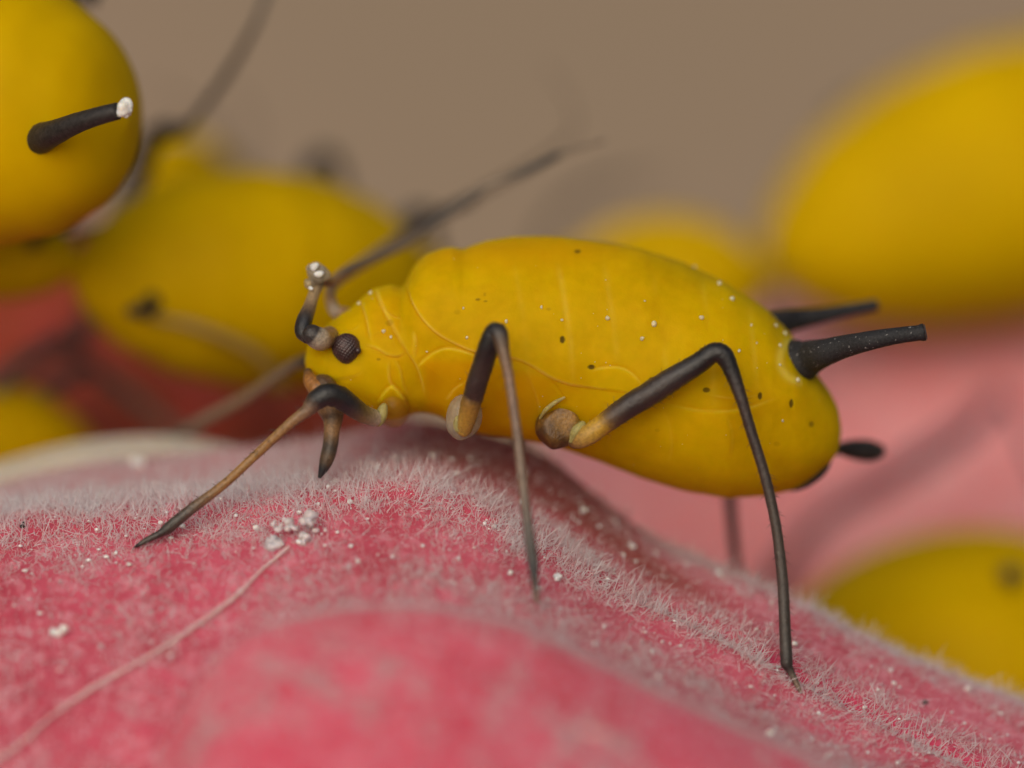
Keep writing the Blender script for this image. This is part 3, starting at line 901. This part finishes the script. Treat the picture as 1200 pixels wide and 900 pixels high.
# far antenna
b1 = [row(404, 368, 0.40, 9, AMB), row(394, 366, 0.42, 8, LT), row(388, 355, 0.46, 7, AMB), row(388, 338, 0.6, 6.5, GRY), row(404, 322, 0.8, 7, GRY), row(450, 292, 1.2, 7, GRY), row(500, 258, 1.5, 7, DK), row(548, 236, 1.7, 6.5, DK), row(566, 224, 1.8, 4, GRY), row(660, 168, 2.2, 3, GRY), row(672, 128, 2.4, 2.2, GRY), row(640, 75, 2.6, 1.5, GRY)]
v, f, c = tube(b1, 110, 12)
npmesh('antenna', v, f, M_leg, aph, attrs={'Col': c})

# rostrum (beak) under the head
BR = (0.10, 0.055, 0.025)
r1 = [row(378, 455, 0.10, 17, BR), row(386, 474, 0.09, 17, AMB), row(390, 490, 0.08, 12.5, BR), row(389, 503, 0.07, 9.5, AMB), row(387, 522, 0.07, 9, (0.07, 0.05, 0.035)), row(383, 538, 0.07, 8.4, (0.10, 0.06, 0.03)), row(379, 549, 0.07, 6, BLK), row(375, 558, 0.07, 2.6, BLK)]
v, f, c = tube(r1, 60, 18, rough=0.012)
tag(npmesh('rostrum', v, f, M_leg, aph, attrs={'Col': c}), 'brown beak pointing down into the fuzz')
r2 = [row(361, 436, 0.13, 5, BR), row(364, 446, 0.1, 9, (0.30, 0.13, 0.03)), row(372, 455, 0.08, 12, (0.30, 0.13, 0.03))]
v, f, c = tube(r2, 20, 14)
npmesh('face_plate', v, f, M_leg, aph, attrs={'Col': c})

# legs
def add_bristles(path, n, seed, ln=0.03):
    g = np.random.default_rng(seed)
    p = catmull(path, 200)
    k = g.integers(4, 196, n)
    t = p[k + 2, :3] - p[k - 2, :3]; t /= np.linalg.norm(t, axis=1, keepdims=True)
    u = g.normal(0, 1, (n, 3)); u -= t * (u * t).sum(1, keepdims=True); u /= np.linalg.norm(u, axis=1, keepdims=True)
    return p[k, :3] + u * (p[k, 3:4] * 0.9), u + t * 0.7, p[k, 3]

def leg(paths, coxa=None, n=110, bristle=120, seed=0, claws=None, label=None):
    v, f, c = tube(paths, n, 18, rough=0.02)
    o = npmesh('leg', v, f, M_leg, aph, attrs={'Col': c})
    if label: tag(o, label)
    if bristle:
        pos, dr, _ = add_bristles(paths, bristle, seed)
        nbr = len(pos)
        parts = []
        d = dr / np.linalg.norm(dr, axis=1, keepdims=True)
        for a_, b_ in zip(pos, d):
            l = rng.uniform(0.012, 0.034)
            parts.append(tube([[*a_, 0.0016, *DK], [*(a_ + b_ * l), 0.0003, *DK]], 2, 3, cap=False))
        bv, bf, bc = join(parts)
        tag(npmesh('bristles', bv, bf, M_leg, o, attrs={'Col': bc}), kind='stuff')
    if claws is not None:
        parts = []
        for s in (-1, 1):
            p = np.asarray(claws[0]); q_ = np.asarray(claws[1])
            mid = (p + q_) / 2 + np.array([0, s * 0.012, 0.004])
            parts.append(tube([[*p, 0.004, *BLK], [*mid, 0.0032, *BLK], [*(q_ + np.array([0, s * 0.012, -0.004])), 0.001, *BLK]], 8, 6))
        cv, cf, cc = join(parts)
        npmesh('claw', cv, cf, M_leg, o, attrs={'Col': cc})
    return o
BF = (0.04, 0.026, 0.022); TIB = (0.13, 0.085, 0.06); YB = (0.34, 0.17, 0.02)
y1 = surf_at(160, 640)[0][1]; y2 = surf_at(626, 700)[0][1]; y3 = surf_at(934, 806)[0][1]
print('feet', y1, y2, y3)
# front near leg: coxa under the thorax, knee in front of the face, tibia stretched forward
L1 = [row(438, 490, 0.02, 10, LT), row(424, 484, -0.04, 11, (0.2, 0.14, 0.06)), row(410, 474, -0.1, 12.5, DK), row(396, 465, -0.13, 13.5, BLK), row(382, 463, -0.15, 13.5, BLK), row(370, 470, -0.15, 12, DK), row(360, 481, -0.15, 8, (0.20, 0.12, 0.07)), row(338, 498, -0.14, 6, (0.27, 0.15, 0.06)), row(300, 533, -0.11, 5.4, (0.30, 0.16, 0.05)), row(262, 568, -0.13 * 0.50 + (y1 - 0.03) * 0.50, 5.4, (0.27, 0.14, 0.045)), row(225, 596, -0.13 * 0.30 + (y1 - 0.03) * 0.70, 6.4, (0.10, 0.07, 0.05)), row(198, 618, -0.13 * 0.10 + (y1 - 0.03) * 0.90, 6.8, (0.045, 0.038, 0.03)), row(188, 625, -0.13 * 0.05 + (y1 - 0.03) * 0.95, 4.6, DK), row(172, 633, -0.13 * 0.00 + (y1 - 0.03) * 1.00, 3.6, (0.06, 0.05, 0.04)), row(160, 640, -0.13 * 0.00 + (y1 - 0.03) * 1.00, 2.0, DK)]
lg = leg(L1, claws=(P(164, 638, y1 - 0.03), P(155, 643, y1 - 0.03)), seed=1)
tv, tf, _ = blob(P(446, 486, 0.03), np.array([7, 8, 14]) * MM, 3, 0.16, 1, (0, 0.35, 0))
npmesh('joint_membrane', tv, tf, M_membrane, lg)
tv, tf, _ = blob(P(461, 477, 0.21), np.array([20, 36, 25]) * MM, 3, 0.04, 2)
npmesh('coxa', tv, tf, M_coxa_y, lg)
# middle near leg
L2 = [row(544, 503, -0.04, 9, (0.42, 0.27, 0.04)), row(548, 488, -0.09, 11, (0.42, 0.25, 0.03)), row(552, 472, -0.13, 12, (0.26, 0.14, 0.025)), row(555, 464, -0.14, 12, (0.08, 0.045, 0.025)), row(558, 452, -0.17, 12.5, BF), row(565, 430, -0.21, 12.5, BF), row(573, 405, -0.26, 12.5, BLK), row(580, 390, -0.28, 12.5, BLK), row(585, 392, -0.30, 11, DK), row(590, 412, -0.32, 7.5, (0.15, 0.09, 0.05)), row(597, 445, -0.34, 5.6, (0.22, 0.13, 0.08)), row(605, 500, -0.38, 5.5, (0.20, 0.13, 0.09)), row(612, 560, -0.42, 5.5, (0.20, 0.14, 0.10)), row(619, 620, -0.46, 5.8, (0.10, 0.08, 0.065)), row(624, 655, -0.48, 6.6, (0.045, 0.04, 0.035)), row(626, 676, -0.50, 5, DK), row(629, 705, -0.52, 2.6, GRY)]
lg = leg(L2, seed=2, n=130)
tv, tf, _ = blob(P(543, 489, 0.02), np.array([21, 20, 27]) * MM, 3, 0.05, 3, (0, 0.25, 0))
npmesh('coxa', tv, tf, M_clear, lg)
tv, tf, _ = blob(P(538, 497, -0.05), np.array([7, 6, 10]) * MM, 3, 0.1, 4)
npmesh('joint_membrane', tv, tf, M_membrane, lg)
# hind near leg
L3 = [row(673, 519, -0.04, 7, (0.16, 0.09, 0.03)), row(680, 515, -0.07, 11, (0.36, 0.21, 0.05)), row(692, 508, -0.09, 12.3, (0.42, 0.25, 0.04)), row(706, 498, -0.10, 12.3, (0.44, 0.25, 0.02)), row(717, 490, -0.11, 13, (0.12, 0.07, 0.03)), row(735, 477, -0.12, 14, BF), row(760, 462, -0.13, 14.5, BF), row(790, 443, -0.14, 14, (0.035, 0.026, 0.025)), row(818, 426, -0.15, 12.5, BLK), row(835, 414, -0.16, 12, BLK), row(847, 416, -0.16, 12, BLK), row(856, 432, -0.16, 9.5, BLK), row(868, 465, -0.16, 7.2, BF), row(880, 505, -0.15, 6.4, BF), row(897, 560, -0.14, 6.2, (0.05, 0.035, 0.028)), row(910, 620, -0.13, 6.2, (0.06, 0.045, 0.035)), row(917, 680, -0.12, 6.6, (0.06, 0.048, 0.04)), row(920, 740, -0.12, 7, (0.05, 0.042, 0.035)), row(922, 776, -0.12, 7.2, (0.04, 0.034, 0.03)), row(925, 784, -0.12, 5, DK), row(932, 798, -0.12, 3.6, GRY), row(938, 811, -0.12, 2.2, GRY)]
lg = leg(L3, seed=3, n=170, bristle=200)
cx_v, cx_f = ICO[4]
cx_c = cx_v.copy()
for dv, lim in (((0.8, 0.3, 0.5), 0.80), ((-0.75, -0.3, 0.55), 0.84), ((-0.3, -0.2, -0.9), 0.86), ((0.9, -0.1, -0.3), 0.84), ((0.1, -1, 0.1), 0.72)):
    dv = np.array(dv); dv /= np.linalg.norm(dv)
    k_ = cx_c @ dv; cx_c -= np.maximum(k_ - lim, 0)[:, None] * dv * 0.85
cxv = cx_c * np.array([27, 26, 31]) * MM * (1 + 0.05 * np.sin(cx_v @ np.array([[3.], [2.], [4.]])))
cxv[:, 0] *= np.where(cxv[:, 2] > 0, 0.92, 1.0)
cxv = cxv @ np.array(Euler((0, 0.45, 0)).to_matrix()).T + P(656, 497, 0.10)
cq = cx_v
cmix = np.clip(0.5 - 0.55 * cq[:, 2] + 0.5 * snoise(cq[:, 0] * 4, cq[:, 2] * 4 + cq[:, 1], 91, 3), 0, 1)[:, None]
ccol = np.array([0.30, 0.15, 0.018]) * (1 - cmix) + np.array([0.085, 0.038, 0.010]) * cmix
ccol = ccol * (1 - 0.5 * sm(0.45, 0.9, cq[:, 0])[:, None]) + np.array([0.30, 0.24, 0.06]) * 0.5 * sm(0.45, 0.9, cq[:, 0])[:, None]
cxo = npmesh('coxa', cxv, cx_f, M_leg, lg, attrs={'Col': ccol})
rim = [row(633, 490, 0.05, 1.5, (0.55, 0.55, 0.30)), row(640, 480, 0.015, 2.6, (0.55, 0.55, 0.32)), row(650, 472, 0.01, 2.6, (0.55, 0.55, 0.32)), row(661, 466, 0.0, 1.6, (0.2, 0.15, 0.05))]
v, f, c = tube(rim, 20, 8); npmesh('joint_membrane', v, f, M_membrane, lg)
wd = [row(682, 498, -0.075, 5, (0.55, 0.55, 0.36)), row(675, 506, -0.085, 6.5, (0.58, 0.58, 0.38)), row(669, 517, -0.08, 2.5, (0.3, 0.25, 0.12))]
v, f, c = tube(wd, 16, 10); npmesh('joint_membrane', v, f, M_membrane, lg)
# far legs
L4 = [row(430, 480, 0.5, 10, AMB), row(390, 452, 0.62, 12, DK), row(366, 424, 0.72, 9, DK), row(340, 430, 0.85, 6, GRY), row(290, 464, 1.05, 6.5, (0.22, 0.15, 0.09)), row(230, 496, 1.25, 6.5, GRY), row(200, 512, 1.35, 5, DK), row(185, 520, 1.4, 2, DK)]
leg(L4, seed=4, bristle=0)
L5 = [row(560, 498, 0.62, 10, AMB), row(560, 440, 0.85, 12, BF), row(575, 380, 1.0, 11, BLK), row(590, 430, 1.1, 7, GRY), row(610, 520, 1.2, 6, GRY), row(618, 545, 1.25, 3, DK)]
leg(L5, seed=5, bristle=0)
L6 = [row(680, 515, 0.68, 12, AMB), row(760, 470, 0.85, 14, BF), row(826, 418, 1.0, 12, BLK), row(842, 440, 1.03, 9, BLK), row(850, 520, 1.1, 7, BF), row(856, 590, 1.15, 7, BF), row(862, 655, 1.2, 6, DK), row(868, 680, 1.22, 3, DK)]
leg(L6, seed=6, bristle=0)

# siphunculi: flared base, narrowing to a small rim
def siph(path, parent, m=None, local=False, n=60):
    v, f, c = tube(path, n, 26, cap=False, rough=0.008)
    return npmesh('siphuncle', v, f, m or (M_dark if local else M_siph), parent, local=local)
yb = on_body(930, 424)[0][1]
pass
s_path = [[*P(922, 430, yb + 0.15), 34 * MM], [*P(932, 426, yb + 0.10), 29 * MM], [*P(940, 423, yb + 0.06), 24.5 * MM], [*P(952, 418, yb + 0.02), 20 * MM], [*P(967, 413, yb * 0.6), 16.2 * MM], [*P(990, 406, yb * 0.25), 13.5 * MM], [*P(1020, 399, -0.03), 11.3 * MM], [*P(1050, 393.5, -0.03), 9.8 * MM], [*P(1074, 390.5, -0.03), 9.2 * MM], [*P(1078, 390, -0.03), 9.4 * MM], [*P(1081, 389.5, -0.03), 10.4 * MM], [*P(1083.5, 389, -0.03), 10.2 * MM]]
sp = siph(s_path, aph)
v, f, c = tube([[*P(1084.2, 388.9, -0.03), 9.6 * MM], [*P(1085.2, 388.7, -0.03), 8.6 * MM]], 3, 20, cap=False)
npmesh('siphuncle_tip', v, f, black_mat('siphuncle_tip_grey', (0.05, 0.05, 0.055)), sp)
s2 = [[*P(900, 383, 0.5), 18 * MM], [*P(925, 376, 0.62), 14 * MM], [*P(955, 371, 0.68), 10.5 * MM], [*P(990, 364, 0.72), 8 * MM], [*P(1028, 357, 0.75), 7 * MM]]
siph(s2, aph)
# cauda and anal plate
v, f, c = tube([[*P(966, 528, 0.50), 8 * MM], [*P(984, 526, 0.62), 7.5 * MM], [*P(996, 526.5, 0.68), 11 * MM], [*P(1010, 527.5, 0.72), 13 * MM], [*P(1022, 528, 0.74), 12.3 * MM], [*P(1028, 528, 0.75), 9.5 * MM]], 40, 20)
tag(npmesh('cauda', v, f, M_dark, aph), 'small dark tail knob')
v, f, c = tube([[*P(973, 538, 0.46), 2 * MM], [*P(965, 549, 0.46), 6 * MM], [*P(951, 560.5, 0.46), 7 * MM], [*P(936, 569, 0.46), 6 * MM], [*P(922, 574, 0.46), 2 * MM]], 24, 14)
npmesh('anal_plate', v, f, M_dark, aph)
# white wax flecks on the back
fl = []
for k, (px, py, r) in enumerate([(658, 375, 1.8), (711, 373, 2.9), (767, 380, 3.2), (822, 373, 2.9), (752, 397, 2.6), (843, 333, 2.6), (857, 351, 3), (909, 382, 2.6), (920, 391, 2.4), (914, 405, 1.8), (914, 428, 2), (935, 446, 2.8), (866, 411, 1.8), (814, 312, 2.4), (756, 353, 1.2), (634, 360, 1.6), (594, 377, 1.8), (548, 396, 1.8), (450, 388, 2.6), (458, 395, 1.7), (543, 361, 1.2), (887, 402, 1.2), (880, 381, 1.4), (917, 493, 1.4), (500, 412, 1.3), (435, 344, 2.2), (421, 356, 2.8)]):
    p, n_ = on_body(px, py, 0.001)
    fl.append(blob(p, np.array([1, 1, rng.uniform(0.8, 1.5)]) * r * MM, 2, 0.2, k))
g = np.random.default_rng(5)
for k in range(70):
    px, py = g.uniform(400, 960), g.uniform(300, 560)
    p, n_ = on_body(px, py, 0.0)
    if abs(proj(p)[0] - px) < 3 and abs(proj(p)[1] - py) < 3:
        fl.append(blob(p, g.uniform(0.35, 0.8) * MM * np.ones(3), 1, 0.2, k))
v, f, c = join(fl)
tag(npmesh('wax_flecks', v, f, M_fleck, aph), 'tiny white wax flecks on the back', kind='stuff')

# ---------------------------------------------------------------- other aphids, all out of focus
def make_aphid(name_label, loc, rot, scale=1.0, plump=1.0, tall=1.0, knee=1.0, seed=0, droplet=False, siph_len=1.0, legs=(1, 1, 1), near_legs=None, siph_on=(-1, 1), feelers=True, siph_r=1.0, cauda=True, siph_rise=1.0, siph_off=0.0, extra_siph=None, extra=None, blunt=False, ant_up=0.4, splay=1.0):
    """generic aphid, head along +X, 2 mm long, standing at the Empty's origin height"""
    g = np.random.default_rng(seed)
    root = empty('aphid', loc, rot, scale)
    tag(root, name_label, 'aphid', 'yellow aphids on the flower buds')
    H = 0.48
    t = np.linspace(0, 1, 90)
    x = -1.0 + 2.0 * (t * 0.5 + 0.5 * (1 - np.cos(math.pi * t)) / 2)
    X0 = [-1, -0.97, -0.9, -0.75, -0.5, -0.2, 0.1, 0.4, 0.58, 0.64, 0.74, 0.82, 0.92, 0.98, 1.0]
    HT = [0, .10, .19, .32, .43, .48, .47, .40, .31, .25, .24, .20, .16, .08, 0]
    if blunt: HT = [0, .20, .31, .42, .49, .50, .47, .40, .31, .25, .24, .20, .16, .08, 0]
    hgt = np.interp(x, X0, HT) * tall; wdt = np.interp(x, X0, HT) * 0.92 * plump
    ker = np.array([1, 2, 3, 2, 1]) / 9
    hgt[2:-2] = np.convolve(hgt, ker, 'valid'); wdt[2:-2] = np.convolve(wdt, ker, 'valid')
    seg = 1 + 0.003 * np.cos(x * 34)
    a = np.linspace(0, 2 * math.pi, 64, endpoint=False)
    zc = H + 0.05 * (1 - x * x)
    v = np.stack([np.repeat(x[:, None], 64, 1), (wdt * seg)[:, None] * np.cos(a), zc[:, None] + (hgt * seg)[:, None] * np.sin(a) * np.where(np.sin(a) < 0, 0.82, 1)], -1)
    n, r = v.shape[:2]
    i = np.arange(n - 1)[:, None] * r; j = np.arange(r)[None, :]; j2 = (j + 1) % r
    q = np.stack([i + j, i + r + j, i + r + j2, i + j2], -1).reshape(-1, 4)
    npmesh('body', v.reshape(-1, 3), q[:, ::-1], M_far, root, local=True)
    for s in (-1, 1):
        bv = blob((0.84, s * 0.17 * plump, zc[0] + 0.10), (0.055, 0.045, 0.06), 3)
        npmesh('eye', bv[0], bv[1], M_eye, root, local=True)
        sy = s * 0.30 * plump
        sl_ = 0.42 * siph_len
        so = None if s not in siph_on else siph([[-0.60 + siph_off * 0.3, sy * 0.5, H + 0.08 * tall, .10 * siph_r], [-0.68 + siph_off * 0.7, sy * 0.75, H + 0.15 * tall, .085 * siph_r], [-0.72 + siph_off, sy, H + (0.17 + 0.04 * siph_rise) * tall, .07 * siph_r], [-0.82 + siph_off, sy * 1.1, H + (0.17 + 0.09 * siph_rise) * tall, .048 * siph_r], [-0.72 + siph_off - sl_ * 0.6, sy * 1.12, H + (0.17 + 0.13 * siph_rise) * tall, .038 * siph_r], [-0.72 + siph_off - sl_, sy * 1.1, H + (0.17 + 0.17 * siph_rise) * tall, .036 * siph_r]], root, local=True, n=24)
        if droplet and s == droplet and so:
            dv, df, _ = blob((-0.72 + siph_off - sl_ - 0.015, sy * 1.1, H + 0.345 * tall), (0.033, 0.03, 0.036), 3, 0.35, 2)
            npmesh('droplet', dv, df, M_wax, so, local=True)
        for k, (bx, kx, fx) in enumerate(((0.55, 0.85, 1.25), (0.3, 0.30, 0.25), (0.05, -0.45, -0.95))):
            if not (near_legs if near_legs is not None and s == near_legs[3] else legs)[k]: continue
            jit = g.uniform(-0.08, 0.08, 4)
            kz = (H + 0.36) * knee + jit[0]
            ky = s * (0.50 * splay + jit[1])
            fy_ = s * (0.85 * splay + jit[2])
            pth = [[bx, s * 0.2, 0.2, .034, *AMB], [bx * 0.8 + kx * 0.2, s * 0.32, 0.32, .038, *BF], [bx * 0.3 + kx * 0.7, ky * 0.85, kz * 0.82, .043, *BF], [kx, ky, kz, .038, *BLK], [kx * 0.9 + fx * 0.1, ky * 1.06, kz * 0.9, .026, *BLK], [kx * 0.45 + fx * 0.55, (ky + fy_) / 2 * 1.06, kz * 0.42, .021, *(TIB if k < 2 else BF)], [fx, fy_, 0.02, .02, *DK], [fx + 0.04, fy_ * 1.03, -0.02, .008, *DK]]
            lv, lf, lc = tube(pth, 36, 10)
            npmesh('leg', lv, lf, M_leg, root, local=True, attrs={'Col': lc})
        if not feelers: continue
        ap = [[0.93, s * 0.08, H + 0.12, .04, *AMB], [1.0, s * 0.12, H + 0.2, .03, *DK], [0.98, s * 0.2, H + 0.42, .022, *GRY], [0.75, s * 0.3, H + 0.5 + ant_up * 0.5, .020, *DK], [0.35, s * 0.42, H + 0.5 + ant_up, .016, *DK], [-0.1, s * 0.5, H + 0.45 + ant_up * 1.3, .006, *GRY]]
        av, af, ac = tube(ap, 40, 8)
        npmesh('antenna', av, af, M_leg, root, local=True, attrs={'Col': ac})
    if extra_siph: siph(extra_siph, root, M_dark, n=20)
    for pth in extra or []:
        lv, lf, lc = tube(pth, 50, 10)
        npmesh('leg', lv, lf, M_leg, root, attrs={'Col': lc})
    if not cauda: return root
    cv, cf, cc = tube([[-0.95, 0, H - 0.02, .03], [-1.02, 0, H, .028], [-1.08, 0, H + 0.01, .04], [-1.15, 0, H + 0.02, .036]], 14, 12)
    npmesh('cauda', cv, cf, M_dark, root, local=True)
    return root

def place_aphid(label, px, py, y, yaw, pitch=0, roll=0, scale=1.0, **kw):
    """yaw: direction the head points, degrees round Z (0 = right, 90 = away); (px,py,y) is the body centre"""
    R = Euler((math.radians(roll), math.radians(pitch), math.radians(yaw)))
    c = V(P(px, py, y)) - (R.to_matrix() @ V((0, 0, 0.5))) * scale
    return make_aphid(label, tuple(c), tuple(R), scale, **kw)

LEG2 = [[row(110, 318, 2.1, 10, BF), row(135, 268, 2.1, 17, GRY), row(165, 200, 2.15, 14, DK), row(182, 158, 2.0, 13, BLK), row(205, 154, 1.9, 12, BLK), row(222, 146, 1.7, 6, DK), row(265, 88, 1.6, 5.5, DK), row(298, 30, 1.5, 4.5, DK), row(322, -30, 1.5, 4, DK)],
        [row(350, 260, 2.9, 12, GRY), row(362, 205, 3.0, 14, DK), row(378, 186, 3.0, 13, BLK), row(396, 200, 3.1, 8, DK), row(410, 300, 3.2, 6, GRY)],
        [row(452, 300, 2.5, 12, GRY), row(478, 258, 2.5, 12, DK), row(494, 250, 2.5, 11, BLK), row(506, 262, 2.6, 8, DK), row(512, 330, 2.7, 6, GRY)],
        [row(330, 455, 1.7, 8, (0.2, 0.12, 0.02)), row(300, 415, 1.65, 9, (0.25, 0.15, 0.02)), row(235, 385, 1.6, 9, (0.28, 0.17, 0.02)), row(180, 372, 1.6, 7, (0.28, 0.17, 0.02))]]
LEG4 = [[row(-30, 500, 2.3, 12, DK), row(10, 440, 2.3, 13, DK), row(70, 400, 2.3, 13, BLK), row(95, 400, 2.3, 11, BLK), row(110, 300, 2.3, 7, GRY)],
        [row(20, 470, 2.5, 10, DK), row(80, 440, 2.5, 13, BF), row(110, 432, 2.5, 10, BLK), row(200, 500, 2.5, 8, GRY), row(240, 530, 2.5, 6, GRY)]]
LEG8 = [[row(900, 690, 3.4, 12, DK), row(960, 610, 3.4, 14, (0.16, 0.05, 0.07)), row(1050, 555, 3.5, 17, (0.16, 0.05, 0.07)), row(1130, 505, 3.6, 16, (0.16, 0.05, 0.07)), row(1180, 470, 3.7, 8, (0.16, 0.05, 0.07)), row(1240, 600, 3.6, 6, DK)]]
tl = place_aphid('yellow aphid in the top left corner with a white droplet on its dark tube', -168, 142, 0.9, 156, pitch=0, roll=-44, scale=1.2, blunt=True, seed=1, plump=1.05, tall=1.05, siph_on=(), extra_siph=[[*P(50, -30, 1.3), .05], [*P(85, -12, 1.3), .04], [*P(116, -1, 1.3), .032]], cauda=False, legs=(1, 1, 0), near_legs=(0, 0, 0, 1))
tls = siph([[*P(24, 176, 0.50), .125], [*P(33, 170, 0.34), .095], [*P(43, 164, 0.19), .070], [*P(60, 157, 0.06), .052], [*P(88, 145, -0.04), .041], [*P(115, 136, -0.10), .036], [*P(138, 130, -0.13), .034]], tl, M_dark, n=40)
dp = [blob(P(146, 126, -0.14), (0.032, 0.028, 0.036), 3, 0.25, 21, (0, 0.3, 0)), blob(P(150, 131, -0.13), (0.018, 0.018, 0.02), 3, 0.4, 22)]
v, f, c = join(dp)
npmesh('droplet', v, f, M_wax, tls)
place_aphid('blurred yellow aphid in the left background behind the head of the sharp one', 322, 340, 2.2, 34, pitch=4, roll=52, scale=0.96, seed=2, tall=1.05, plump=1.08, siph_len=0.14, siph_r=0.5, siph_rise=0.3, siph_off=-0.13, siph_on=(-1,), legs=(0, 0, 0), near_legs=(0, 0, 0, -1), ant_up=0.1, feelers=False, cauda=False, extra=LEG2)
place_aphid('blurred pale yellow aphid peeping over the back of the left background aphid', 215, 215, 4.0, 60, scale=0.42, seed=3, siph_on=(), legs=(0, 1, 0))
place_aphid('small yellow aphid low in the left corner behind the pale film', -40, 522, 2.4, 190, pitch=-5, scale=0.56, seed=4, extra=LEG4, legs=(0, 0, 1), near_legs=(0, 0, 0, 1), siph_on=())
place_aphid('yellow aphid at the left edge underneath the one with the droplet', -18, 305, 1.9, 150, scale=0.45, seed=5, legs=(0, 0, 0), feelers=False, cauda=False)
place_aphid('dim greenish yellow aphid just behind the back of the sharp aphid', 768, 330, 3.8, 172, scale=0.5, seed=6, tall=1.15, legs=(0, 1, 1), near_legs=(0, 0, 0, 1), siph_on=())
place_aphid('huge blurred yellow aphid filling the upper right', 1245, 228, 4.6, 14, pitch=-12, roll=0, scale=1.4, seed=7, tall=1.0, legs=(0, 0, 1), near_legs=(0, 0, 0, -1), siph_on=(), feelers=False)
place_aphid('blurred yellow aphid at the lower right edge behind the slope of the bud', 1126, 812, 3.1, 80, pitch=0, roll=-16, scale=1.32, plump=1.4, tall=0.98, blunt=True, seed=8, siph_on=(), extra_siph=[[*P(1168, 690, 2.7), 0.06], [*P(1176, 679, 2.3), 0.05], [*P(1186, 672, 1.9), 0.035]], legs=(0, 0, 0), cauda=False, feelers=False, extra=LEG8)

# ---------------------------------------------------------------- buds behind
def make_bud(label, center, rad, rot, m, seed, lobes=5, amp=0.06):
    """closed flower bud: overlapping twisted petals meeting at a tip"""
    root = empty('flower_bud', center, rot)
    tag(root, label, 'flower bud')
    n, r = 60, 40
    for k in range(lobes):
        u = np.linspace(0, 1, n)[:, None]; w = np.linspace(-1, 1, r)[None, :]
        ang = 2 * math.pi * k / lobes + w * (math.pi / lobes * 1.25) + u * 0.6
        prof_ = np.sin(np.pi * np.clip(u * 0.93 + 0.05, 0, 1)) ** 0.6
        rr_ = prof_ * (1 + amp * (1 - w * w) + 0.03 * w)
        z = (u - 0.5) * 2 + 0 * w
        vv = np.stack([rad[0] * rr_ * np.cos(ang), rad[1] * rr_ * np.sin(ang), rad[2] * z], -1)
        vv2 = vv * np.array([0.93, 0.93, 0.985])
        al = np.concatenate([vv.reshape(-1, 3), vv2.reshape(-1, 3)])
        f1 = grid_faces(n, r)
        bd = np.concatenate([np.arange(n - 1) * r, np.arange(n - 1) * r + r - 1])
        eq = np.stack([bd, bd + r, bd + r + n * r, bd + n * r], -1)
        npmesh('petal', al, [f1, f1[:, ::-1] + n * r, eq], m, root, local=True)
    return root
R_ = math.radians
make_bud('soft pink flower bud blurred in the right background', tuple(P(1120, 640, 5.6)), (1.2, 1.2, 2.35), (0, R_(78), R_(6)), M_pink_far, 1, 5)
make_bud('dark red flower bud blurred in the left background', tuple(P(120, 470, 4.4)), (0.72, 0.72, 1.5), (0, R_(-70), R_(-10)), M_red_far, 2, 5)
